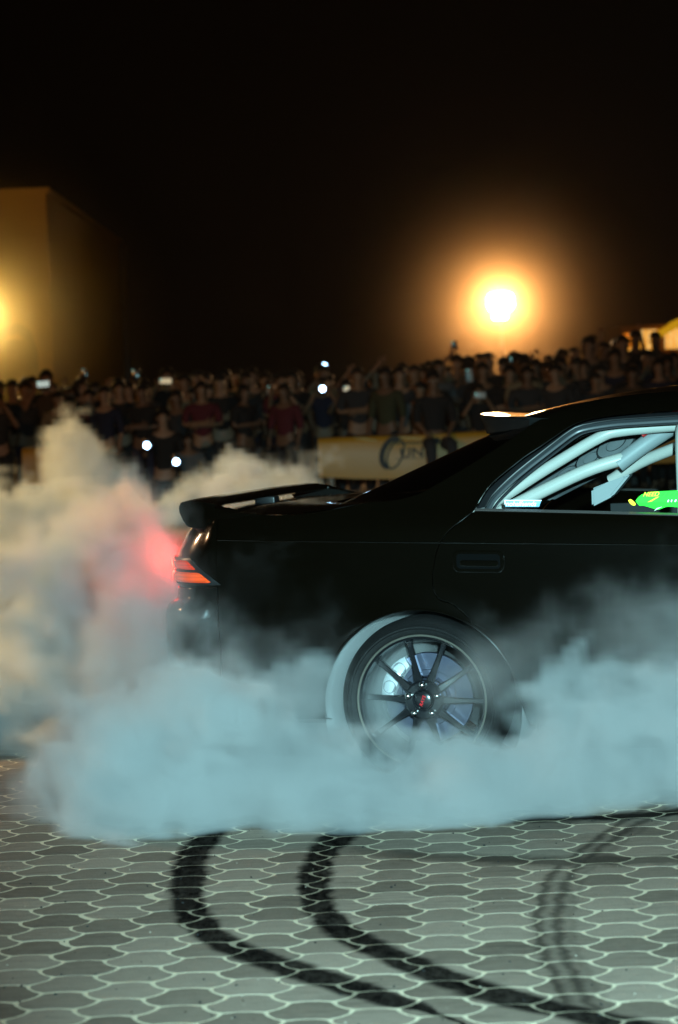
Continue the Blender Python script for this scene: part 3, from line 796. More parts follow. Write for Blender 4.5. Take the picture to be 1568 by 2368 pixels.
# ---- wheels
def build_wheel(cx, y_face, rot, steer=0.):
    w = bpy.data.objects.new('wheel', None); C.objects.link(w); w.parent = car; w.location = (cx, y_face, .303)
    R_T, R_R = .294, .231
    # y positive = inward (away from the near side)
    bm = bmesh.new()
    lathe(bm, [(R_R - .004, .030), (R_R - .002, .006), (R_R + .010, -.004), (R_R + .03, -.006), (R_T - .030, -.002), (R_T - .012, .010), (R_T - .003, .026), (R_T, .05), (R_T, .19), (R_T - .01, .222), (R_T - .04, .235), (R_R + .01, .225), (R_R - .004, .20)], 96, closed=True)
    ty = from_bm('tyre', bm, M_RUBBER, w, angle=50)
    bm = bmesh.new()
    for r, h in ((R_T - .028, .003), (R_T - .040, -.001), (R_R + .022, -.003)):
        lathe(bm, [(r - .0015, h - .005), (r, h - .0065), (r + .0015, h - .005)], 96)
    from_bm('tyre_rib', bm, M_RUBBER, ty)
    bm = bmesh.new()   # barrel
    lathe(bm, [(.2255, .004), (.218, .010), (.2165, .030), (.214, .034), (.2125, .052), (.209, .060), (.2065, .074), (.200, .090), (.198, .20), (.210, .215), (.22, .22), (.2275, .19), (.2275, .03), (.2275, .006)], 128)
    from_bm('rim_barrel', bm, M_RIM, w, angle=30)
    bm = bmesh.new()
    lathe(bm, [(.2255, .006), (.2265, -.001), (.2300, -.0035), (.2330, -.001), (.2335, .006), (.2285, .010)], 128, closed=True)
    from_bm('rim_lip', bm, M_CHROME, w, angle=50)
    bm = bmesh.new()
    lathe(bm, [(.034, .030), (.040, .026), (.062, .028), (.070, .036), (.074, .052), (.070, .09)], 64)
    from_bm('hub', bm, M_RIM, w, angle=30)
    hubm = None
    for k in range(10):
        a = rad(rot + 36 * k)
        if hubm is None:
            bm = bmesh.new(); rows = []
            # spoke section along the radius: (r, half width, face y, depth)
            for r, hw, yf, dp in ((.050, .0170, .034, .030), (.075, .0150, .038, .030), (.11, .0112, .046, .028), (.15, .0092, .053, .026), (.185, .0090, .058, .022), (.203, .0110, .060, .020), (.2125, .014, .058, .018)):
                rows.append([bm.verts.new((r, yf + dp, -hw)), bm.verts.new((r, yf + .004, -hw)), bm.verts.new((r, yf, -hw * .6)), bm.verts.new((r, yf, hw * .6)), bm.verts.new((r, yf + .004, hw)), bm.verts.new((r, yf + dp, hw))])
            for p, q in zip(rows, rows[1:]):
                for i in range(6): bm.faces.new((p[i], p[(i + 1) % 6], q[(i + 1) % 6], q[i]))
            bm.faces.new(rows[0]); bm.faces.new(list(reversed(rows[-1])))
            o = from_bm('spoke', bm, M_RIM, w, angle=30); hubm = o.data
        else: o = link('spoke', hubm, None, w)
        o.rotation_euler = (0, -a, 0)
    nm = None
    for k in range(5):
        a = rad(90 + rot * 0 + 72 * k)
        if nm is None:
            bm = bmesh.new()
            lathe(bm, [(.0, -.004), (.005, -.003), (.0080, 0), (.0092, .004), (.0095, .024), (.013, .026), (.0135, .030)], 6 * 3)
            o = from_bm('lug_nut', bm, M_NUT, w, angle=40); nm = o.data
        else: o = link('lug_nut', nm, None, w)
        o.location = (.0545 * math.cos(a), .008, .0545 * math.sin(a)); o.scale = (1.3, 1.3, 1.3)
    bm = bmesh.new(); lathe(bm, [(0, .016), (.024, .017), (.030, .020), (.0325, .026), (.033, .034)], 40)
    cp = from_bm('centre_cap', bm, M_RIM, w, angle=30)
    t = text_mesh('cap_lettering', 'RAYS', .0145, M_CAPRED, cp, (0, 0, 0), .2, ext=.0004)
    me_ = t.data; xs2 = [v.co.x for v in me_.vertices]; ys2 = [v.co.y for v in me_.vertices]
    cx_, cy_ = (min(xs2) + max(xs2)) / 2, (min(ys2) + max(ys2)) / 2
    for v in me_.vertices: v.co.x -= cx_; v.co.y -= cy_
    t.location = (.0, .0145, .0); t.rotation_euler = (rad(90), rad(-68), 0)
    t.scale = (1.15, 1.15, 1)
    return w
def brake(cx, y_face):
    bm = bmesh.new()
    lathe(bm, [(.075, .080), (.078, .112), (.098, .112), (.100, .109), (.158, .109), (.160, .112), (.160, .132), (.157, .135), (.09, .135)], 96)
    d = from_bm('brake_disc', bm, M_DISC, car, angle=25); d.location = (cx, y_face, .303)
    bm = bmesh.new(); outer = []; inner = []
    rows = []
    for k in range(13):
        a = rad(118 + 62 * k / 12)
        e = abs(k - 6) / 6
        r1, r0 = .172 - .006 * e ** 2, .112 + .012 * e ** 2
        sec = [(r0, .098), (r0 + .006, .084), (r0 + .022, .080), (r1 - .012, .082), (r1, .092), (r1 + .002, .12), (r0, .12)]
        rows.append([bm.verts.new((r * math.cos(a), h, r * math.sin(a))) for r, h in sec])
    for p, q in zip(rows, rows[1:]):
        for i in range(7): bm.faces.new((p[i], p[(i + 1) % 7], q[(i + 1) % 7], q[i]))
    bm.faces.new(rows[0]); bm.faces.new(list(reversed(rows[-1])))
    c_ = from_bm('brake_caliper', bm, M_SILVER, car, angle=40); c_.location = (cx, y_face, .303)
    for a_ in (133, 163):
        bm = bmesh.new(); lathe(bm, [(0, .086), (.013, .086), (.016, .0825), (.020, .0825), (.021, .079), (.023, .079), (.024, .086)], 28)
        o = from_bm('piston_boss', bm, mat('caliper_dark', (.25, .25, .27), .4, metal=.5), c_); o.location = (.142 * math.cos(rad(a_)), 0, .142 * math.sin(rad(a_)))
    return d
w1 = build_wheel(-.006, .028, 33.5)
brake(-.006, .028)
w2 = build_wheel(WB, .012, 10)
def copy_tree(o, parent=None):
    c = o.copy(); C.objects.link(c); c.parent = parent
    for ch in o.children: copy_tree(ch, c)
    return c
for src, x in ((w1, 0.), (w2, WB)):
    c = copy_tree(src, car); c.location = (x, 1.728, .303); c.rotation_euler = (0, 0, math.pi)
# wheel housings
for x in (AC[0], AC[0] + WB):
    for y0, y1 in ((.03, .36), (1.71, 1.38)):
        bm = bmesh.new(); rows = []
        for a, r in ((y0, AR + .002), ((y0 + y1) / 2, AR + .01), (y1, AR - .002), (y1, .02)):
            rows.append([bm.verts.new((x + r * math.cos(rad(-35 + 250 * k / 28)), a, AC[1] + r * math.sin(rad(-35 + 250 * k / 28)))) for k in range(29)])
        for p, q in zip(rows, rows[1:]):
            for k in range(28): bm.faces.new((p[k], p[k + 1], q[k + 1], q[k]))
        from_bm('wheel_housing', bm, mat('housing', (.75, .77, .78), .8) if x < 1 and y0 < 1 else M_CABIN, car)  # pale tone stands for lit smoke in the near rear arch
bm = bmesh.new(); rows = []
for y_ in (.034, .20, .30):
    rows.append([bm.verts.new((AC[0] + (AR - .006) * math.cos(rad(-35 + 105 * k / 16)), y_, AC[1] + (AR - .006) * math.sin(rad(-35 + 105 * k / 16)))) for k in range(17)])
rows.append([bm.verts.new((AC[0] + .05 * math.cos(rad(-35 + 105 * k / 16)), .30, AC[1] + .05 * math.sin(rad(-35 + 105 * k / 16)))) for k in range(17)])
for p, q in zip(rows, rows[1:]):
    for k in range(16): bm.faces.new((p[k], p[k + 1], q[k + 1], q[k]))
from_bm('arch_shade_liner', bm, M_CABIN, car)  # dark sheet added to keep the front half of the arch dark
# underbody
bm = bmesh.new(); bbox(bm, -.85, -.36, .25, 1.5, .20, .30); bbox(bm, .40, 2.34, .14, 1.6, .16, .21); bbox(bm, 3.12, 3.5, .2, 1.55, .2, .3)
from_bm('underbody', bm, M_CABIN, car, smooth=False)
# ================================================================== FLOODLIGHTS, BUILDINGS
HAZE_D = 0.00025
M_STEEL = mat('galvanised_steel', (.25, .25, .25), .45, metal=.7)
M_DARKSTEEL = mat('dark_steel', (.03, .03, .03), .5)
M_LED = mat('lit_floodlight_glass', (1, .9, .7), .3, emit=(1., .80, .52), estr=55)
M_LED.cycles.emission_sampling = 'NONE'
def halo_mist(name, loc, r, dens, col, g=.6, sig=.42):  # ball of mist added round a lamp, its falloff shaped as a halo
    bm = bmesh.new(); bmesh.ops.create_uvsphere(bm, u_segments=32, v_segments=20, radius=1.0)
    m = bpy.data.materials.new(name); m.use_nodes = True
    nt, N, L = nodes_of(m); N.remove(N['Principled BSDF'])
    pv = N.new('ShaderNodeVolumePrincipled'); pv.inputs['Color'].default_value = (*col, 1); pv.inputs['Anisotropy'].default_value = g
    tc = N.new('ShaderNodeTexCoord')
    ln = N.new('ShaderNodeVectorMath'); ln.operation = 'LENGTH'; L.new(tc.outputs['Object'], ln.inputs[0])
    q = mth(N, L, 'DIVIDE', ln.outputs['Value'], sig)
    q = mth(N, L, 'EXPONENT', mth(N, L, 'MULTIPLY', mth(N, L, 'MULTIPLY', q, q), -1.))
    nz = N.new('ShaderNodeTexNoise'); nz.inputs['Scale'].default_value = 2.2; nz.inputs['Detail'].default_value = 2; L.new(tc.outputs['Object'], nz.inputs['Vector'])
    q = mth(N, L, 'MULTIPLY', q, mth(N, L, 'MULTIPLY_ADD', nz.outputs['Fac'], .5, .75))
    L.new(mth(N, L, 'MULTIPLY', q, dens), pv.inputs['Density'])
    L.new(pv.outputs[0], N['Material Output'].inputs['Volume'])
    o = from_bm(name, bm, m); o.location = loc; o.scale = (r, r, r); o['kind'] = 'stuff'
    return o
def floodlight(label, x, y, z, energy, col, tgt, panels=((0, .0, .27, .19), (-.03, -.30, .15, .10)), offs=.12, cone=96):
    t = empty('floodlight', label, 'floodlight', (x, y, 0), group='floodlights on stands')
    bm = bmesh.new(); tube(bm, [(0, 0, .3), (0, 0, z - .25)], [.035, .025], 10); from_bm('mast', bm, M_STEEL, t)
    for k in range(3):
        a = rad(30 + 120 * k); bm = bmesh.new(); tube(bm, [(0, 0, .75), (.55 * math.cos(a), .55 * math.sin(a), .02)], .018, 8); from_bm('leg', bm, M_STEEL, t)
    yaw = math.atan2(tgt[0] - x, -(tgt[1] - y))
    for dx, dz, hw, hh in panels:
        e = bpy.data.objects.new('lamp_head', None); C.objects.link(e); e.parent = t; e.location = (dx, 0, z + dz); e.rotation_euler = (rad(8), 0, yaw)
        bm = bmesh.new(); bbox(bm, -hw - .03, hw + .03, .0, .10, -hh - .03, hh + .03, .02); from_bm('housing', bm, M_DARKSTEEL, e)
        bm = bmesh.new(); prism(bm, rrect(-hw, hw, -hh, hh, min(hw, hh) * .65), -.012, -.002, bev=0); from_bm('lens', bm, M_LED, e)
    d = Vector((tgt[0] - x, tgt[1] - y, 0)).normalized()
    l = lamp('floodlight_glow', 'SPOT', (d.x * offs, d.y * offs, z), energy, col, .14, (d.x * 9, d.y * 9, z - 1.0), cone, .35); l.parent = t
    if cone > 170: l.data = bpy.data.lights.new('floodlight_glow', 'POINT'); l.data.energy = energy; l.data.color = col; l.data.shadow_soft_size = .14
    return t
floodlight('blazing floodlight on a stand above the crowd, with a golden halo', 3.084, 48.0, 2.94, 1500, (1., .57, .25), (0, 10), cone=70, panels=((0, .0, .235, .165), (-.02, -.245, .13, .07)))
halo_mist('lamp_halo_mist', (3.084, 47.8, 2.92), 4.9, .125, (1., .70, .38), sig=.43)
floodlight('yellow floodlight in front of the pale wall at the left edge of the photo', -5.40, 40.3, 2.80, 110, (1., .62, .16), (0, 12), panels=((0, 0, .24, .17),), cone=175)
halo_mist('lamp_halo_mist', (-5.40, 40.1, 2.80), 3.0, .50, (1., .86, .45))
side = floodlight('tall floodlight out to the left of the burning tyres', -8.5, 14.0, 4.6, 0, (1., .66, .32), (0, 10), panels=((0, 0, .27, .19), (0, .45, .27, .19)))
for ch in list(side.children):
    if ch.type == 'LIGHT': bpy.data.objects.remove(ch)
lamp('side_floodlight_beam', 'SPOT', (-8.1, 13.85, 4.6), 4000, (1., .68, .24), .2, (-1.0, 12.5, .5), 36, .5)
lamp('side_floodlight_beam', 'SPOT', (-8.1, 13.65, 4.3), 1000, (1., .52, .26), .2, (.1, 7.0, 0), 36, .8)
lamp('side_floodlight_beam', 'SPOT', (-8.1, 13.75, 4.95), 1150, (1., .42, .10), .2, (1.4, 34, .9), 50, .5)
# building
M_WALL = mat('rendered_wall', (.52, .34, .15), .85, var=.12, vscale=1.2, bump=.15, bscale=30)
M_WALL2 = mat('dark_arch_paint', (.26, .20, .13), .85, var=.2)  # darker tone for the arch shape on the wall front
bd = empty('building', 'plain pale building lit yellow at the left edge, its dark side wall running back', 'building', (-4.44, 42.0, -.43))
bd.scale = (1.3125, 1.3125, 1.3125)
bm = bmesh.new(); bbox(bm, -9, 0, 0, 10.7, 0, 3.95); from_bm('wall', bm, M_WALL, bd, smooth=False)
bm = bmesh.new(); bbox(bm, -9.06, .05, -.06, 10.76, 3.95, 4.02, .01); bbox(bm, -9.0, -.0, -.025, -.003, 3.40, 3.46, .005); from_bm('coping', bm, M_WALL, bd, smooth=False)
bm = bmesh.new(); tube(bm, [(.07, 10.6, 0), (.07, 10.6, 3.9)], .05, 8); from_bm('downpipe', bm, M_STEEL, bd)
bm = bmesh.new()
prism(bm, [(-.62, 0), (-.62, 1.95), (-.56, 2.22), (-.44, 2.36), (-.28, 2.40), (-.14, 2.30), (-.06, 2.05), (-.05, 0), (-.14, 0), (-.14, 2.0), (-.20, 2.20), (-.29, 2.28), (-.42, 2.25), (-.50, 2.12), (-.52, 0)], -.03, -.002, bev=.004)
o = from_bm('arch_band', bm, M_WALL2, bd, smooth=False); o.location = (-.12, 0, 0)
bm = bmesh.new(); bbox(bm, -.64, -.26, -.006, -.001, .0, 2.2); from_bm('arch_panel', bm, M_WALL2, bd, smooth=False)
# kiosk at the right edge
M_KLIT = bpy.data.materials.new('lit_kiosk_panel'); M_KLIT.use_nodes = True
nt, N, L = nodes_of(M_KLIT); b = N['Principled BSDF']; b.inputs['Base Color'].default_value = (.3, .15, .05, 1)
tc = N.new('ShaderNodeTexCoord'); wv = N.new('ShaderNodeTexWave'); wv.inputs['Scale'].default_value = 3.3; wv.inputs['Distortion'].default_value = 3.; wv.inputs['Detail Scale'].default_value = 4.
L.new(tc.outputs['Object'], wv.inputs['Vector'])
mx = N.new('ShaderNodeMix'); mx.data_type = 'RGBA'; mx.inputs[6].default_value = (.95, .36, .02, 1); mx.inputs[7].default_value = (1., .62, .20, 1); L.new(wv.outputs['Fac'], mx.inputs[0])
L.new(mx.outputs[2], b.inputs['Emission Color']); b.inputs['Emission Strength'].default_value = .95
M_KLIT.cycles.emission_sampling = 'NONE'
M_KORANGE = mat('lit_orange_lamp', (.9, .3, .02), .5, emit=(1., .26, .01), estr=.85); M_KORANGE.cycles.emission_sampling = 'NONE'
M_KROOF = mat('lit_canopy', (.8, .5, .1), .5, emit=(.85, .42, .01), estr=.6); M_KROOF.cycles.emission_sampling = 'NONE'
ks = empty('kiosk', 'small kiosk with a lit yellow canopy and glowing windows at the right edge', 'kiosk', (5.95, 52, -.21))
ks.scale = (1.155, 1.155, 1.155)
bm = bmesh.new(); bbox(bm, -.25, 3.0, .05, 2.0, 0, 2.35); from_bm('wall', bm, mat('kiosk_wall', (.30, .13, .03), .7), ks, smooth=False)
for x0, x1, z0, z1, mm in ((-.17, .02, 1.98, 2.22, M_KORANGE), (.02 - .19, .02, 1.92, 1.98, M_KLIT), (.08, .40, 1.93, 2.27, M_KLIT), (.52, .9, 1.93, 2.27, M_KLIT), (1.0, 1.4, 1.93, 2.27, M_KLIT)):
    bm = bmesh.new(); bbox(bm, x0, x1, .02, .048, z0, z1, .004); w_ = from_bm('window', bm, mm, ks, smooth=False)
bm = bmesh.new()
tp = [(.34 + 1.6 * k / 14, 2.20 + .42 * math.sin(math.pi * (k / 14) * .62) ** .9) for k in range(15)]
prism(bm, tp + [(x, z - .12) for x, z in reversed(tp)], -.35, .6, bev=0); from_bm('canopy', bm, M_KROOF, ks)

# ================================================================== BARRIERS
M_BANNER = mat('yellow_vinyl', (.62, .29, .025), .42, var=.15, vscale=2.5, bump=.1, bscale=8)
M_PRINT = mat('black_print', (.012, .010, .008), .6)
M_TREAD = mat('brown_print', (.05, .032, .015), .6)
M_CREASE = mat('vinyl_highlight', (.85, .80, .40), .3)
def barrier(label, x, y, w, rz=0.):
    t = empty('barrier', label, 'barrier', (x, y, -.26), rz, group='banner covered barriers in front of the crowd')
    t.scale = (1.19, 1.19, 1.19)
    bm = bmesh.new(); rows = []
    nx_ = 26
    for k in range(nx_ + 1):
        u = w * k / nx_; s = .012 * math.sin(u * 5.1) + .006 * math.sin(u * 13)
        zb = .575 - .05 * math.sin(math.pi * min(1, u / 1.6)) 
        rows.append([bm.verts.new(p) for p in ((u, .34, .60), (u, .34, .945), (u, .30, .958), (u, .05, .955 + s * .3), (u, .012, .945), (u, .0, .90), (u, -.02 + s, .75), (u, .0 + s, zb))])
    for a, b in zip(rows, rows[1:]):
        for k in range(7): bm.faces.new((a[k], a[k + 1], b[k + 1], b[k]))
    bm.faces.new(rows[0]); bm.faces.new(list(reversed(rows[-1])))
    bn = from_bm('banner', bm, M_BANNER, t, angle=60)
    for k in range(int(w / 1.2) + 1):
        bm = bmesh.new(); bbox(bm, .1 + k * 1.2, .14 + k * 1.2, .03, .31, 0, .57, .006); from_bm('stand', bm, M_DARKSTEEL, t)
    return t, bn
br, bn = barrier('yellow banner covered barrier with a tyre emblem, behind the rear window', -.214, 31.0, 4.4)
barrier('short pale banner barrier half hidden by smoke at the left', -3.85, 32.3, .55)
# pale strips that paint highlights on the creases of the vinyl
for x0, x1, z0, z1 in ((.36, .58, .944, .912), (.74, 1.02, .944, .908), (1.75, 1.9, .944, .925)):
    bm = bmesh.new(); tube(bm, [(x0, -.004, z0), ((x0 + x1) / 2, -.012, (z0 + z1) / 2 + .002), (x1, -.016, z1)], [.003, .007, .004], 6); from_bm('crease_highlight', bm, M_CREASE, br)
# tyre emblem: tread ring with blocks, then letters
em = bpy.data.objects.new('emblem', None); C.objects.link(em); em.parent = br; em.location = (.745, -.032, .775); em.rotation_euler = (0, rad(24), 0)
def ring2(name, cx, rx, rz_, w, m, y, a0=0, a1=360):
    bm = bmesh.new(); n = 48; o1 = []; o2 = []
    for k in range(n + 1):
        a = rad(a0 + (a1 - a0) * k / n)
        o1.append(bm.verts.new((cx + rx * math.cos(a), y, rz_ * math.sin(a)))); o2.append(bm.verts.new((cx + (rx - w) * math.cos(a), y, (rz_ - w) * math.sin(a))))
    for k in range(n): bm.faces.new((o1[k], o1[k + 1], o2[k + 1], o2[k]))
    o = from_bm(name, bm, m, em, smooth=False); return o
ring2('emblem_tread', -.030, .105, .165, .050, M_TREAD, 0., 75, 290)
ring2('emblem_ring', -.030, .110, .172, .008, M_PRINT, -.0015, 75, 290)
ring2('emblem_ring', .015, .080, .158, .018, M_PRINT, -.003)
for k in range(9):
    a = rad(95 + k * 21.5); bm = bmesh.new()
    c_ = Vector((-.030 + .082 * math.cos(a), -.002, .140 * math.sin(a))); d_ = Vector((.016 * math.cos(a), 0, .022 * math.sin(a))); e_ = Vector((-math.sin(a) * .012, 0, math.cos(a) * .018))
    bm.faces.new([bm.verts.new(c_ + p) for p in (d_ + e_, d_ - e_, -d_ - e_, -d_ + e_)]); from_bm('tread_block', bm, M_PRINT, em, smooth=False)
def letters(s, x, z, size, parent, y=-.036):
    return text_mesh('lettering', s, size, M_PRINT, parent, (x, y, z), ext=.001, xs_=1.2)
lt = letters('UNI', .80, .735, .135, br)
for z, w_ in ((.872, .008), (.885, .004), (.722, .006)):
    bm = bmesh.new(); bbox(bm, .76, 1.25, -.036, -.034, z - w_ / 2, z + w_ / 2); from_bm('printed_rule', bm, M_PRINT, br, smooth=False)

# ================================================================== CROWD
M_SKIN = [mat('skin_%s' % n, c, .55) for n, c in (('tan', (.33, .17, .09)), ('brown', (.20, .10, .055)), ('light', (.40, .22, .13)))]
M_HAIR = mat('dark_hair', (.012, .009, .007), .6)
CLOTH = {n: mat(n.replace(' ', '_') + '_cloth', c, .9) for n, c in {'black': (.010, .010, .011), 'charcoal': (.03, .03, .032), 'maroon': (.10, .008, .016), 'navy': (.012, .016, .04), 'grey': (.12, .12, .12), 'white': (.55, .52, .48), 'olive': (.05, .05, .02), 'brown': (.07, .04, .02), 'tan': (.25, .18, .10)}.items()}
def skin_mesh(name, verts, edges, root=0, sub=1):
    me = bpy.data.meshes.new(name); me.from_pydata([v[:3] for v in verts], edges, [])
    o = bpy.data.objects.new(name, me); C.objects.link(o)
    sk = o.modifiers.new('skin', 'SKIN'); sk.use_smooth_shade = True
    for i, v in enumerate(verts):
        s = me.skin_vertices[0].data[i]; s.radius = (v[3], v[4] if len(v) > 4 else v[3]); s.use_root = (i == root)
    sb = o.modifiers.new('sub', 'SUBSURF'); sb.levels = sub; sb.render_levels = sub
    dg = bpy.context.evaluated_depsgraph_get()
    out = bpy.data.meshes.new_from_object(o.evaluated_get(dg)); out.name = name
    bpy.data.objects.remove(o)
    out.materials.clear()
    out.polygons.foreach_set('use_smooth', [True] * len(out.polygons))
    return out
def arms(pose):
    """elbow and hand positions, right (-x) then left (+x); the figure looks towards -y"""
    D = {'idle': (((-.25, .02, 1.15), (-.24, -.08, .90)), ((.25, .02, 1.15), (.24, -.08, .90))),
         'film': (((-.27, -.17, 1.26), (-.09, -.33, 1.55)), ((.27, -.17, 1.26), (.09, -.33, 1.55))),
         'high': (((-.30, -.08, 1.52), (-.06, -.20, 1.80)), ((.24, -.02, 1.17), (.18, -.22, 1.05))),
         'kneel': (((-.25, .0, 1.16), (-.20, -.25, 1.28)), ((.25, .02, 1.15), (.22, -.10, .92))),
         'folded': (((-.27, -.02, 1.17), (.08, -.19, 1.20)), ((.27, -.02, 1.17), (-.08, -.21, 1.16))),
         'cheer': (((-.33, -.05, 1.52), (-.30, -.08, 1.80)), ((.33, -.05, 1.52), (.28, -.06, 1.82))),
         'sit': (((-.24, -.06, 1.17), (-.14, -.25, 1.02)), ((.24, -.06, 1.17), (.12, -.26, 1.00)))}
    return D[pose]
def build_person(pose):
    A = arms(pose); sit = pose == 'sit'
    torso = [(0, 0, .95, .14, .10), (0, 0, 1.10, .125, .095), (0, 0, 1.30, .155, .105), (0, .01, 1.41, .14, .09), (0, .0, 1.49, .055), (0, -.01, 1.555, .062, .07), (0, -.015, 1.64, .074, .092), (0, -.01, 1.70, .055, .07)]
    V = list(torso); E = [(i, i + 1) for i in range(7)]
    for s, (el, ha) in zip((-1, 1), A):
        n = len(V); ha = Vector(ha); el = Vector(el); d = (ha - el).normalized()
        V += [(s * .18, .01, 1.40, .055), (*el, .040), (*(ha - d * .02), .026), (*(ha + d * .04), .030, .016)]
        E += [(3, n), (n, n + 1), (n + 1, n + 2), (n + 2, n + 3)]
    for s in (-1, 1):
        n = len(V)
        if sit: V += [(s * .10, -.06, .90, .085), (s * .13, -.46, .90, .062), (s * .13, -.50, .50, .045), (s * .13, -.50, .44, .035), (s * .14, -.66, .42, .03, .025)]
        elif pose == 'kneel': V += [(s * .09, 0, .86, .085), (s * .12, -.12, .55, .062), (s * .12, .12, .50, .045), (s * .12, .27, .49, .035), (s * .12, .33, .49, .03, .025)]
        else: V += [(s * .09, 0, .86, .085), (s * .10, -.02, .48, .058), (s * .11, .02, .10, .040), (s * .11, .02, .06, .04), (s * .12, -.14, .035, .04, .03)]
        E += [(0, n), (n, n + 1), (n + 1, n + 2), (n + 2, n + 3), (n + 3, n + 4)]
    body = skin_mesh('body', V, E)
    bm = bmesh.new(); bm.from_mesh(body)
    for v in bm.verts:                       # nose, brow and chin
        p = v.co
        if p.z > 1.54 and p.y < -.05:
            v.co.y -= .022 * math.exp(-((p.x / .016) ** 2 + ((p.z - 1.615) / .02) ** 2)) + .008 * math.exp(-((p.x / .03) ** 2 + ((p.z - 1.555) / .015) ** 2))
            v.co.y += .008 * math.exp(-(((abs(p.x) - .03) / .014) ** 2 + ((p.z - 1.64) / .012) ** 2))
    for s in (-1, 1):                        # ears
        g = bmesh.ops.create_icosphere(bm, subdivisions=1, radius=.03)
        for v in g['verts']: v.co = Vector((s * .078 + v.co.x * .35, v.co.y * .6 - .005, 1.63 + v.co.z))
    for s, (el, ha) in zip((-1, 1), A):      # four fingers and a thumb on each hand
        ha = Vector(ha); d = (ha - Vector(el)).normalized(); side = d.cross(Vector((0, 1, 0)));
        if side.length < .2: side = d.cross(Vector((1, 0, 0)))
        side.normalize(); curl = side.cross(d).normalized()
        if curl.y > 0: curl = -curl
        for k in range(4):
            b0 = ha + d * .055 + side * (.027 - .018 * k); ln = (.068, .078, .073, .058)[k]
            tube(bm, [b0, b0 + d * ln * .55 + curl * .006, b0 + d * ln * .85 + curl * .028], [.0095, .0085, .006], 6)
        b0 = ha + side * .03; tube(bm, [b0, b0 + side * .025 + d * .02 + curl * .012, b0 + side * .028 + d * .048 + curl * .02], [.012, .010, .007], 6)
    bm.to_mesh(body); bm.free(); body.polygons.foreach_set('use_smooth', [True] * len(body.polygons))
    sv = [(0, 0, .93, .152, .115), (0, 0, 1.10, .14, .11), (0, 0, 1.30, .175, .12), (0, .01, 1.42, .15, .10), (0, .005, 1.465, .075)]
    se = [(0, 1), (1, 2), (2, 3), (3, 4)]
    for s, (el, ha) in zip((-1, 1), A):
        n = len(sv); el = Vector(el); ha = Vector(ha); m_ = el.lerp(ha, .25)
        sv += [(s * .185, .01, 1.40, .072), (*Vector((s * .185, .01, 1.40)).lerp(el, .75), .062), (*m_, .050)]
        se += [(3, n), (n, n + 1), (n + 1, n + 2)]
    shirt = skin_mesh('shirt', sv, se)
    tv = [(0, 0, .96, .145, .11)]; te = []
    for s in (-1, 1):
        n = len(tv)
        if sit: tv += [(s * .10, -.06, .90, .10), (s * .13, -.46, .90, .078), (s * .13, -.50, .52, .06)]
        elif pose == 'kneel': tv += [(s * .09, 0, .85, .10), (s * .12, -.12, .55, .078), (s * .12, .20, .50, .055)]
        else: tv += [(s * .09, 0, .85, .10), (s * .10, -.02, .48, .075), (s * .11, .02, .10, .06)]
        te += [(0, n), (n, n + 1), (n + 1, n + 2)]
    trousers = skin_mesh('trousers', tv, te)
    return body, shirt, trousers
def build_hair(kind):
    bm = bmesh.new(); bmesh.ops.create_icosphere(bm, subdivisions=3, radius=1)
    rg = random.Random(kind)
    for v in list(bm.verts):
        p = v.co.copy()
        if (p.y < -.35 and p.z < .42) or p.z < (-.25 if kind != 2 else -1.0): bm.verts.remove(v); continue
        f = 1 + .05 * math.sin(9 * p.x + kind) * math.sin(8 * p.y) + rg.uniform(-.03, .03) + (.10 if kind == 1 else 0)
        v.co = Vector((p.x * .088 * f, p.y * .105 * f + .002, p.z * .100 * f + 1.668))
        if kind == 2 and p.z < -.2: v.co.z -= .10 * (-p.z)
    me = bpy.data.meshes.new('hair'); bm.to_mesh(me); bm.free(); me.polygons.foreach_set('use_smooth', [True] * len(me.polygons)); return me
def build_cap():
    bm = bmesh.new(); bmesh.ops.create_icosphere(bm, subdivisions=3, radius=1)
    for v in list(bm.verts):
        if v.co.z < .05: bm.verts.remove(v); continue
        v.co = Vector((v.co.x * .093, v.co.y * .108, v.co.z * .088 + 1.67))
    bbox(bm, -.06, .06, -.175, -.085, 1.672, 1.684, .006)
    me = bpy.data.meshes.new('cap'); bm.to_mesh(me); bm.free(); return me
PM = {p: build_person(p) for p in ('idle', 'film', 'high', 'kneel', 'folded', 'cheer', 'sit')}
HM = [build_hair(0), build_hair(1), build_hair(2)]; CAPM = build_cap()
for p in PM.values():
    p[0].materials.append(M_SKIN[0]); p[1].materials.append(CLOTH['black']); p[2].materials.append(CLOTH['charcoal'])
for h in HM: h.materials.append(M_HAIR)
CAPM.materials.append(CLOTH['black'])
bm = bmesh.new()
g = bmesh.ops.create_icosphere(bm, subdivisions=2, radius=.0125)
for v in g['verts']: v.co += Vector((0, -.096, 1.640))
EYEM = bpy.data.meshes.new('eye'); bm.to_mesh(EYEM); bm.free(); EYEM.materials.append(mat('eye', (.55, .45, .35), .08, coat=1.)); EYEM.polygons.foreach_set('use_smooth', [True] * len(EYEM.polygons))
pr = random.Random(5)
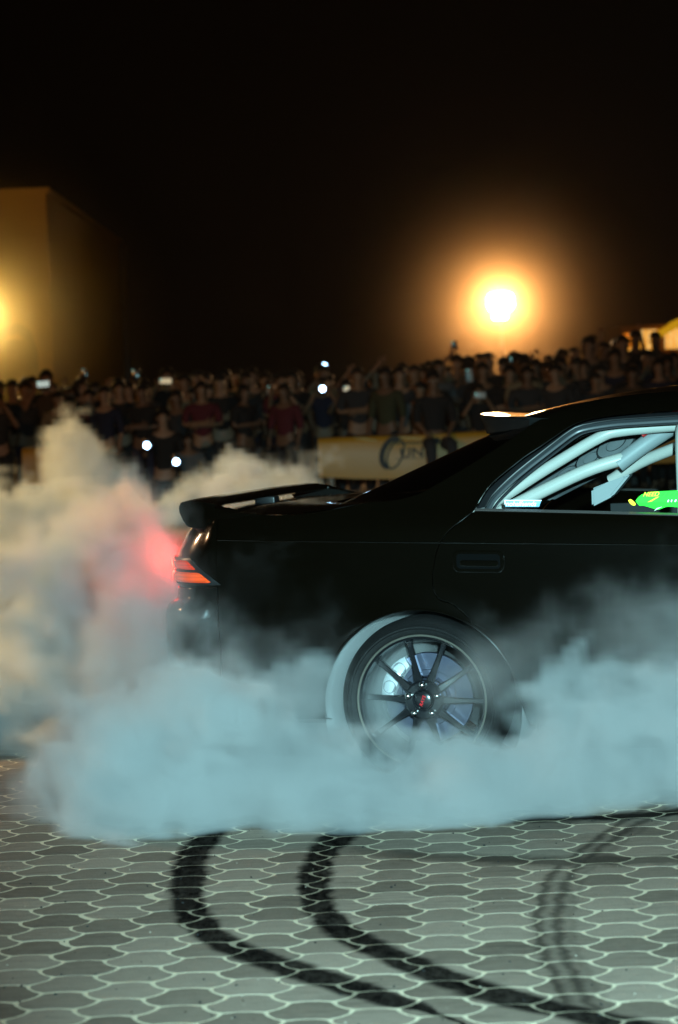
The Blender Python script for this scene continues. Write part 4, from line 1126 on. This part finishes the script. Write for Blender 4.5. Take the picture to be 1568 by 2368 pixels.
def person(label, x, y, pose, colour, z0=0., h=1., rz=None, hair=None, trous='charcoal', skin=None):
    t = empty('person', label, 'person', (x, y, z0), pr.gauss(0, .42) if rz is None else rz, group='spectators in the night crowd')
    t.location.z = z0
    t.scale = (h * pr.uniform(.96, 1.06), h, h)
    b, s, tr = PM[pose]
    for nm, me, mm in (('body', b, skin or pr.choice(M_SKIN)), ('shirt', s, CLOTH[colour]), ('trousers', tr, CLOTH[trous])):
        o = bpy.data.objects.new(nm, me); C.objects.link(o); o.parent = t
        o.material_slots[0].link = 'OBJECT'; o.material_slots[0].material = mm
        if nm == 'body':
            for q in (-1, 1):
                e = bpy.data.objects.new('eye', EYEM); C.objects.link(e); e.parent = o; e.location.x = q * .031
    k = pr.randrange(4) if hair is None else hair
    o = bpy.data.objects.new('cap' if k == 3 else 'hair', CAPM if k == 3 else HM[k]); C.objects.link(o); o.parent = t
    return t
# helper: point in the place where the line of sight through photo point (u, v) reaches depth y
def at(u, v, y):
    d = (u - 784) / 6103.2 * cr - (v - 1184) / 6103.2 * cu + fw
    t = y / d.y; return Vector((d.x * t, y, CAM_H + d.z * t))
def rowcol(u):
    L_ = [(70, 'at the left edge'), (150, 'before the pale wall'), (225, "below the pale wall's corner"), (300, 'left of the downpipe'), (370, 'just right of the downpipe'), (440, 'right of the smoke column'), (520, 'above the tip of the boot spoiler'), (600, 'above the left of the boot spoiler'), (680, 'above the spoiler strut'), (750, 'left of the two torch lights'), (830, "above the banner's left end"), (910, 'above the tyre emblem'), (990, 'above the banner lettering'), (1070, 'left of the floodlight mast'), (1150, 'directly under the floodlight'), (1230, 'just right of the floodlight'), (1310, 'behind the roof visor'), (1390, 'above the front of the rear roof'), (1460, 'left of the kiosk'), (1530, 'in front of the kiosk'), (1700, 'at the right edge')]
    for a, b in L_:
        if u < a: return b
    return L_[-1][1]
M_PHONE = mat('black_phone', (.015, .015, .017), .15, coat=.6)
M_PHONEW = mat('pale_phone', (.75, .73, .68), .3)
M_SCREEN = mat('lit_phone_screen', (.5, .6, .6), .3, emit=(.50, .62, .58), estr=.75); M_SCREEN.cycles.emission_sampling = 'NONE'
M_SCREEN2 = mat('warm_phone_screen', (.6, .5, .3), .3, emit=(.75, .60, .36), estr=.62); M_SCREEN2.cycles.emission_sampling = 'NONE'
M_TORCH = mat('lit_phone_torch', (1, 1, 1), .3, emit=(.42, .66, 1.), estr=24); M_TORCH.cycles.emission_sampling = 'NONE'
M_GLINT = mat('phone_lens_glint', (.3, .8, .75), .1, emit=(.35, .95, .85), estr=1.2); M_GLINT.cycles.emission_sampling = 'NONE'  # emission paints the glint on the lens
def phone(label, p, w, h, tilt, kind):
    """w, h in metres as held; kind: screen, warm, pale, dark, torch"""
    t = empty('phone', label, 'phone', p, 0, group='phones held up in the crowd'); t.rotation_euler = (0, tilt, 0)
    bm = bmesh.new(); bbox(bm, -w / 2, w / 2, -.004, .004, -h / 2, h / 2, .003)
    from_bm('case', bm, M_PHONEW if kind == 'pale' else M_PHONE, t)
    if kind in ('screen', 'warm'):
        bm = bmesh.new(); bbox(bm, -w / 2 + .005, w / 2 - .005, -.0055, -.0042, -h / 2 + .004, h / 2 - .004); from_bm('screen', bm, M_SCREEN if kind == 'screen' else M_SCREEN2, t, smooth=False)
    bm = bmesh.new(); bbox(bm, -w / 2 + .006, -w / 2 + .036, -.008, -.0042, h / 2 - .036, h / 2 - .006, .002)
    if kind != 'screen': from_bm('camera_bump', bm, M_PHONE, t)
    else: bm.free()
    r = .036 if kind == 'torch' else .007
    bm = bmesh.new(); lathe(bm, [(0, -.010), (r, -.0095), (r, -.006)], 16); o = from_bm('torch' if kind == 'torch' else 'lens', bm, M_TORCH if kind == 'torch' else M_GLINT, t)
    o.location = (-w / 2 + .020, 0, h / 2 - .020) if kind != 'torch' else (0, 0, 0)
    return t
# the people one can pick out: (u, v of the phone, depth, pose, shirt, person label, phone label, size, tilt, kind)
PICK = [
 (100, 888, 29.6, 'film', 'brown', 'person filming with a lit phone before the pale wall', 'phone with a lit pale screen held level before the pale wall', .15, .075, -.05, 'screen'),
 (195, 866, 31.0, 'high', 'grey', 'person in grey with a phone raised over the head by the wall corner', 'dark upright phone with a cyan glint raised by the wall corner', .075, .15, .1, 'dark'),
 (313, 868, 31.4, 'high', 'charcoal', 'person with a tall dark phone raised right of the downpipe', 'tall dark phone raised right of the downpipe', .085, .16, 0., 'dark'),
 (383, 881, 30.2, 'film', 'black', 'person in black filming sideways right of the smoke column', 'phone with a warm screen held level right of the smoke column', .15, .07, .06, 'warm'),
 (625, 905, 30.4, 'film', 'black', 'person filming upright above the spoiler strut', 'pale upright phone above the spoiler strut', .070, .15, .0, 'pale'),
 (750, 846, 31.2, 'high', 'charcoal', 'person raising a phone torch, the higher of the two above the banner', 'phone torch shining blue white, upper of the pair above the banner', .07, .14, 0., 'torch'),
 (746, 899, 29.9, 'film', 'navy', 'person holding a phone torch, the lower of the two above the banner', 'phone torch shining blue white, lower of the pair above the banner', .07, .14, 0., 'torch'),
 (801, 906, 29.5, 'film', 'black', 'person in black with a bright upright phone before the face', 'bright cream upright phone above the left end of the banner', .072, .145, .05, 'warm'),
 (1050, 797, 32.0, 'high', 'tan', 'person in tan reaching a phone highest, left of the floodlight', 'small phone raised highest, left of the floodlight', .075, .10, .0, 'dark'),
 (1085, 868, 30.6, 'film', 'charcoal', 'person filming upright left of the floodlight mast', 'grey upright phone left of the floodlight mast', .080, .16, -.05, 'pale'),
 (1110, 914, 28.6, 'film', 'black', 'person in black filming low under the floodlight', 'black phone edge lit white held level under the floodlight', .13, .07, .05, 'pale'),
 (1185, 833, 31.8, 'high', 'brown', 'person with a small green glinting phone right under the floodlight', 'small phone with a green glint right under the floodlight', .075, .10, .0, 'dark'),
 (1410, 813, 33.0, 'high', 'black', 'person on a step filming level, left of the kiosk', 'cream lit phone held level, left of the kiosk', .15, .075, -.03, 'warm'),
 (340, 1030, 27.4, 'kneel', 'black', 'person in black holding a torch low, right of the smoke column', 'phone torch shining low, nearer the smoke column', .07, .14, 0., 'torch'),
 (408, 1068, 27.2, 'kneel', 'grey', 'person in grey holding the lowest torch, at the edge of the smoke', 'phone torch shining lowest, over the edge of the smoke', .07, .14, 0., 'torch'),
]
HAND = {'film': Vector((0, -.38, 1.58)), 'high': Vector((-.04, -.25, 1.90)), 'kneel': Vector((-.19, -.33, 1.31))}
taken = []
PICK = [(a, b, c * 1.18, *d) for a, b, c, *d in PICK]
for u, v, y, pose, colr, pl, phl, w_, h_, ti, kd in PICK:
    w_ *= 1.12; h_ *= 1.12
    P = at(u, v, y); hp = HAND[pose]
    hh = min(1.08, max(.62, (P.z) / hp.z)); z0 = P.z - hp.z * hh
    if pose == 'kneel': hh = P.z / .86; z0 = -.45 * hh
    elif z0 < 0: hh = P.z / hp.z; z0 = 0
    person(pl, P.x - hp.x * hh, y - hp.y * hh, pose, colr, z0=z0, h=hh, rz=0.)
    phone(phl, P + Vector((0, -.02, 0)), w_, h_, ti, kd)
    taken.append((P.x - hp.x * hh, y - hp.y * hh))
# seated man on the barrier, crouched figure, a man in maroon, the tall pair on the right
person('man in dark clothes sitting on the banner barrier with his legs hanging over the lettering', 1.17, 31.15, 'sit', 'black', z0=-.14, h=1.0, rz=.12, hair=0); taken.append((1.17, 31.1))
person('person in a maroon top with a pale chest print, left of the boot spoiler', at(470, 1000, 33).x, 33.0, 'folded', 'maroon', h=.92, rz=0.); taken.append((at(470, 1000, 33).x, 33.))
person('person in a pale shirt with arms folded behind the roof visor', at(1215, 900, 34).x, 34.0, 'folded', 'tan', h=1.0, rz=.1); taken.append((at(1215, 900, 34).x, 34.))
person('person in a pale olive shirt above the tyre emblem', at(895, 950, 33.2).x, 33.2, 'idle', 'olive', h=.97); taken.append((at(895, 950, 33.2).x, 33.2))
for u, v, lab, ps in ((1468, 762, 'tall dark figure with shining eyes, left of the pair in front of the kiosk', 'folded'), (1515, 765, 'tall dark figure, right of the pair in front of the kiosk', 'idle')):
    P = at(u, v, 38.2); h_ = 1.04
    person(lab, P.x, 38.2, ps, 'black', z0=max(0, P.z - 1.77 * h_), h=h_, rz=.1, hair=0, skin=M_SKIN[1]); taken.append((P.x, 38.2))
P = at(1440, 770, 39.2); person('person with both arms thrown up, between the lit phone and the kiosk', P.x, 39.2, 'cheer', 'brown', z0=.30, h=1.0); taken.append((P.x, 39.2))
ROWN = ['front', 'second', 'third', 'fourth', 'fifth', 'sixth', 'rearmost']
looks = ['black', 'charcoal', 'black', 'navy', 'black', 'charcoal', 'brown', 'charcoal', 'olive', 'maroon', 'black', 'navy', 'black', 'grey', 'black', 'tan']
used = {}
for ri, y in enumerate((33.4, 34.3, 35.2, 36.2, 37.2, 38.3, 39.6)):
    x = -5.15 + (.21 if ri % 2 else 0)
    while x < 5.4:
        px = x + pr.gauss(0, .045); py = y + pr.gauss(0, .10)
        x += .43 + pr.uniform(-.02, .05)
        if any(abs(px - a) < .27 and abs(py - b) < .40 for a, b in taken): continue
        u = 784 + 6103 * px / py
        if ri >= 3 and u > 1462: continue
        if any(abs(u - q[0]) < 34 and py < q[2] + .2 and (913 - .04 * (u - 784) - (1.62 - 1.38) * 6103 / py) < q[1] + 18 for q in PICK): continue
        hh = (.88, .94, .965, .985, .99, .995, 1.0)[ri] * pr.uniform(.94, 1.045) * (1 + .05 * max(0, min(1, px - 1)))
        z0 = 0.
        if px > 3.45 and ri >= 3: z0 = .12 + .20 * min(1, (px - 3.45) / .9)
        pose = pr.choices(['idle', 'folded', 'film', 'high', 'cheer'], [5, 4, 2, .5 if ri > 1 else .1, .25 if ri > 2 else 0])[0]
        colr = pr.choice(looks)
        word = {'idle': 'standing', 'folded': 'with folded arms', 'film': 'with hands at face', 'high': 'with one arm raised', 'cheer': 'with both arms up'}[pose]
        key = (ri, rowcol(u)); used[key] = used.get(key, 0) + 1
        lab = 'person in %s %s, %s row, %s' % (colr, word, ROWN[ri], rowcol(u))
        if used[key] > 1: lab = lab.replace('person in', ('taller person in', 'shorter person in', 'slim person in', 'broad person in')[min(3, used[key] - 2)])
        person(lab, px, py, pose, colr, z0=z0, h=hh, trous=pr.choice(['black', 'charcoal', 'navy']))
# low platform that the rear right of the crowd stands on
bm = bmesh.new(); bbox(bm, 0, 3.6, 0, 4.6, 0, .12, .01); o = from_bm('platform', bm, M_DARKSTEEL, smooth=False); o.location = (3.35, 35.6, 0); tag(o, 'low dark platform raising the right end of the crowd', 'platform')
# ------------------------------------------------------------------ smoke
def smoke_field():
    vx = 0.026
    x0, x1, y0, y1, z0, z1 = -2.7, 2.4, 7.7, 14.6, 0.004, 1.75
    nx, ny, nz = int((x1 - x0) / vx), int((y1 - y0) / vx), int((z1 - z0) / vx)
    xs = np.linspace(x0, x1, nx, dtype=np.float32); ys = np.linspace(y0, y1, ny, dtype=np.float32); zs = np.linspace(z0, z1, nz, dtype=np.float32)
    def vnoise(freq, seed):
        """smooth noise on a turned lattice, in -1..1"""
        r = np.random.default_rng(seed); n_ = 64
        G = r.uniform(-1, 1, (n_, n_, n_)).astype(np.float32).ravel()
        a_, b_ = r.uniform(.3, 1.2, 2); o_ = r.uniform(0, 50, 3)
        ca, sa, cb, sb = math.cos(a_), math.sin(a_), math.cos(b_), math.sin(b_)
        p = xs[:, None] * ca - ys[None, :] * sa; q = (xs[:, None] * sa + ys[None, :] * ca)
        p = (p * freq + o_[0])[:, :, None] + np.zeros(nz, np.float32)
        u = (q[:, :, None] * cb - zs * sb) * freq + o_[1]; w = (q[:, :, None] * sb + zs * cb) * freq + o_[2]
        p, u, w = (t.astype(np.float32) for t in (p, u, w))
        ip, iu, iw = (np.floor(t).astype(np.int32) for t in (p, u, w))
        p -= ip; u -= iu; w -= iw
        p = p * p * (3 - 2 * p); u = u * u * (3 - 2 * u); w = w * w * (3 - 2 * w)
        m_ = n_ - 1; out = 0
        P0, P1, U0, U1, W0, W1 = (ip & m_) * n_ * n_, ((ip + 1) & m_) * n_ * n_, (iu & m_) * n_, ((iu + 1) & m_) * n_, iw & m_, (iw + 1) & m_
        x00 = G[P0 + U0 + W0] * (1 - p) + G[P1 + U0 + W0] * p; x10 = G[P0 + U1 + W0] * (1 - p) + G[P1 + U1 + W0] * p
        x01 = G[P0 + U0 + W1] * (1 - p) + G[P1 + U0 + W1] * p; x11 = G[P0 + U1 + W1] * (1 - p) + G[P1 + U1 + W1] * p
        return (x00 * (1 - u) + x10 * u) * (1 - w) + (x01 * (1 - u) + x11 * u) * w
    X = xs[:, None, None]; Y = ys[None, :, None]; Z = zs[None, None, :]
    wx = X + .16 * vnoise(1.7, 1) + .07 * vnoise(4.1, 2); wy = Y + .16 * vnoise(1.5, 3) + .07 * vnoise(4.3, 4); wz = Z + .13 * vnoise(1.9, 5) + .06 * vnoise(4.7, 6)
    fbm = np.zeros((nx, ny, nz), np.float32); amp = 1.; 
    for k, fr in enumerate((2.4, 5.0, 9.6, 17.)):
        n = vnoise(fr, 20 + k)
        fbm += amp * (1 - 2 * np.abs(n)) if k else amp * n
        amp *= .68
    dens = np.zeros((nx, ny, nz), np.float32)
    def puff(c, r, d, soft=.35, rough=.30):
        """ellipsoid centre c, radii r, density d; soft edge, noise-broken outline"""
        nonlocal dens
        q = np.sqrt(((wx - c[0]) / r[0]) ** 2 + ((wy - c[1]) / r[1]) ** 2 + ((wz - c[2]) / r[2]) ** 2)
        v = (1 - q + rough * fbm * .5) / soft
        v = np.clip(v, 0, 1); v = v * v * (3 - 2 * v)
        dens = np.maximum(dens, d * v)
    for p in PUFFS: puff(*p)
    dens *= np.clip(.8 + .7 * fbm, .08, 2.2)
    # keep the cabin and the boot clear of smoke
    lx = (X - CO[0]) * math.cos(CTH) - (Y - CO[1]) * math.sin(CTH)
    ly = (X - CO[0]) * math.sin(CTH) + (Y - CO[1]) * math.cos(CTH)
    whl = (lx * lx + (Z - .30) ** 2 < .13) & (ly < .40)
    cab = ~whl & (lx > -.80) & (ly > .06) & (ly < 1.68) & (Z > .34) & (Z < np.where(lx > -.1, 1.3, .93))
    dens[np.broadcast_to(cab, dens.shape)] = 0
    return xs, ys, zs, dens

PUFFS = [
 # front bank rolling along the ground before the sill
 ((-.50, 8.84, .05), (.40, .54, .35), 8, .25, .75),
 ((-.22, 8.66, .04), (.46, .44, .34), 10, .25, .65),
 ((.18, 8.62, .03), (.50, .38, .21), 11, .25, .60),
 ((.62, 8.66, .04), (.50, .31, .23), 10, .25, .60),
 ((1.05, 8.74, .07), (.50, .34, .31), 9, .3, .8),
 ((1.55, 8.75, .05), (.55, .42, .38), 9, .3, .8),
 # thin haze before the door, the rear quarter and the bumper
 ((1.16, 8.52, .36), (.38, .24, .32), .7, .8, 1.1),
 ((.60, 8.68, .33), (.32, .14, .22), 1.0, .9, 1.),
 ((-.60, 8.98, .36), (.38, .32, .42), 2.3, .9, 1.1),
 ((-.22, 8.94, .34), (.32, .16, .30), 1.5, .9, 1.1),
 ((-.80, 8.90, .08), (.34, .40, .12), 3.0, .9, .9),
 # wheel arch
 ((.12, 9.42, .40), (.34, .26, .36), 14, .3, .1),
 ((-.11, 9.18, .34), (.10, .08, .15), 9, .4, .8),
 ((.0, 9.36, .42), (.13, .12, .26), 24, .4, .1),
 # cloud beside and behind the tail
 ((-.78, 9.8, .22), (.24, .50, .42), 5, .3, .8),
 ((-1.02, 10.9, .32), (.48, .62, .54), 6, .25, .85),
 ((-1.45, 11.3, .36), (.58, .7, .50), 6, .2, .9),
 ((-2.0, 11.8, .36), (.80, .8, .45), 7, .2, .9),
 ((-1.20, 11.9, .98), (.16, .22, .22), 6, .25, .9),
 ((-1.08, 11.9, .84), (.25, .26, .26), 6, .25, .9),
 ((-.95, 12.0, .66), (.32, .34, .28), 6., .25, .9),
 ((-1.35, 12.0, .62), (.30, .34, .30), 6., .25, .9),
 ((-.85, 11.9, .44), (.55, .72, .42), 6, .2, .9),
 ((-.52, 12.1, .44), (.48, .7, .46), 6, .2, .9),
 ((-.28, 12.3, .44), (.30, .5, .46), 5, .2, .9),
 ((-2.3, 12.2, .40), (.8, .9, .44), 6, .2, .9),
]
xs, ys, zs, dens = smoke_field()
nx, ny, nz = dens.shape
M_SMOKE = bpy.data.materials.new('tyre_smoke'); M_SMOKE.use_nodes = True
nt, N, L = nodes_of(M_SMOKE)
N.remove(N['Principled BSDF'])
pv = N.new('ShaderNodeVolumePrincipled'); pv.inputs['Color'].default_value = (.90, .90, .90, 1)
pv.inputs['Density'].default_value = 1.0; pv.inputs['Anisotropy'].default_value = .15
pv.inputs['Density Attribute'].default_value = 'density'
L.new(pv.outputs[0], N['Material Output'].inputs['Volume'])
me = bpy.data.meshes.new('tyre_smoke')
XX, YY, ZZ = np.meshgrid(xs, ys, zs, indexing='ij')
co = np.stack([XX.ravel(), YY.ravel(), ZZ.ravel()], 1).astype(np.float32)
me.vertices.add(len(co)); me.vertices.foreach_set('co', co.ravel()); del XX, YY, ZZ
a = me.attributes.new('rho', 'FLOAT', 'POINT'); a.data.foreach_set('value', dens.ravel().astype(np.float32))
me.materials.append(M_SMOKE)
smoke = link('tyre_smoke', me); smoke['kind'] = 'stuff'; smoke['label'] = 'white tyre smoke billowing round the rear wheel and tail of the dark car'
ng = bpy.data.node_groups.new('smoke_volume', 'GeometryNodeTree')
ng.interface.new_socket('Geometry', in_out='INPUT', socket_type='NodeSocketGeometry')
ng.interface.new_socket('Geometry', in_out='OUTPUT', socket_type='NodeSocketGeometry')
GN, GL = ng.nodes, ng.links
gi = GN.new('NodeGroupInput'); go = GN.new('NodeGroupOutput')
vc = GN.new('GeometryNodeVolumeCube')
vc.inputs['Min'].default_value = (xs[0], ys[0], zs[0]); vc.inputs['Max'].default_value = (xs[-1], ys[-1], zs[-1])
vc.inputs['Resolution X'].default_value = nx; vc.inputs['Resolution Y'].default_value = ny; vc.inputs['Resolution Z'].default_value = nz
vc.inputs['Background'].default_value = 0
pos = GN.new('GeometryNodeInputPosition')
def vm(op, a, b):
    n = GN.new('ShaderNodeVectorMath'); n.operation = op
    for i, v in enumerate((a, b)):
        if isinstance(v, tuple): n.inputs[i].default_value = v
        else: GL.new(v, n.inputs[i])
    return n.outputs[0]
dx = ((xs[-1] - xs[0]) / (nx - 1), (ys[-1] - ys[0]) / (ny - 1), (zs[-1] - zs[0]) / (nz - 1))
q = vm('DIVIDE', vm('SUBTRACT', pos.outputs[0], (float(xs[0]), float(ys[0]), float(zs[0]))), tuple(float(d) for d in dx))
q = vm('ADD', q, (.5, .5, .5))
n = GN.new('ShaderNodeVectorMath'); n.operation = 'FLOOR'; GL.new(q, n.inputs[0]); q = n.outputs[0]
q = vm('MAXIMUM', vm('MINIMUM', q, (nx - 1., ny - 1., nz - 1.)), (0., 0., 0.))
sp = GN.new('ShaderNodeSeparateXYZ'); GL.new(q, sp.inputs[0])
def im(op, a, b):
    n = GN.new('FunctionNodeIntegerMath'); n.operation = op
    for i, v in enumerate((a, b)):
        if isinstance(v, int): n.inputs[i].default_value = v
        else: GL.new(v, n.inputs[i])
    return n.outputs[0]
def toint(s):
    n = GN.new('FunctionNodeFloatToInt'); n.rounding_mode = 'ROUND'; GL.new(s, n.inputs[0]); return n.outputs[0]
idx = im('ADD', im('MULTIPLY', im('ADD', im('MULTIPLY', toint(sp.outputs[0]), ny), toint(sp.outputs[1])), nz), toint(sp.outputs[2]))
na = GN.new('GeometryNodeInputNamedAttribute'); na.data_type = 'FLOAT'; na.inputs['Name'].default_value = 'rho'
si = GN.new('GeometryNodeSampleIndex'); si.data_type = 'FLOAT'; si.domain = 'POINT'
GL.new(gi.outputs[0], si.inputs['Geometry']); GL.new(na.outputs[0], si.inputs['Value']); GL.new(idx, si.inputs['Index'])
GL.new(si.outputs[0], vc.inputs['Density'])
sm = GN.new('GeometryNodeSetMaterial'); sm.inputs['Material'].default_value = M_SMOKE
GL.new(vc.outputs[0], sm.inputs['Geometry']); GL.new(sm.outputs[0], go.inputs[0])
md = smoke.modifiers.new('smoke_volume', 'NODES'); md.node_group = ng
# ------------------------------------------------------------------ haze
bm = bmesh.new(); bbox(bm, -25, 25, -3, 75, -1.0, 12)
M_HAZE = bpy.data.materials.new('night_haze'); M_HAZE.use_nodes = True
nt, N, L = nodes_of(M_HAZE); N.remove(N['Principled BSDF'])
pv = N.new('ShaderNodeVolumePrincipled'); pv.inputs['Color'].default_value = (.95, .85, .72, 1)
pv.inputs['Density'].default_value = HAZE_D; pv.inputs['Anisotropy'].default_value = .75
L.new(pv.outputs[0], N['Material Output'].inputs['Volume'])
hz = from_bm('haze', bm, M_HAZE, smooth=False); hz['kind'] = 'stuff'
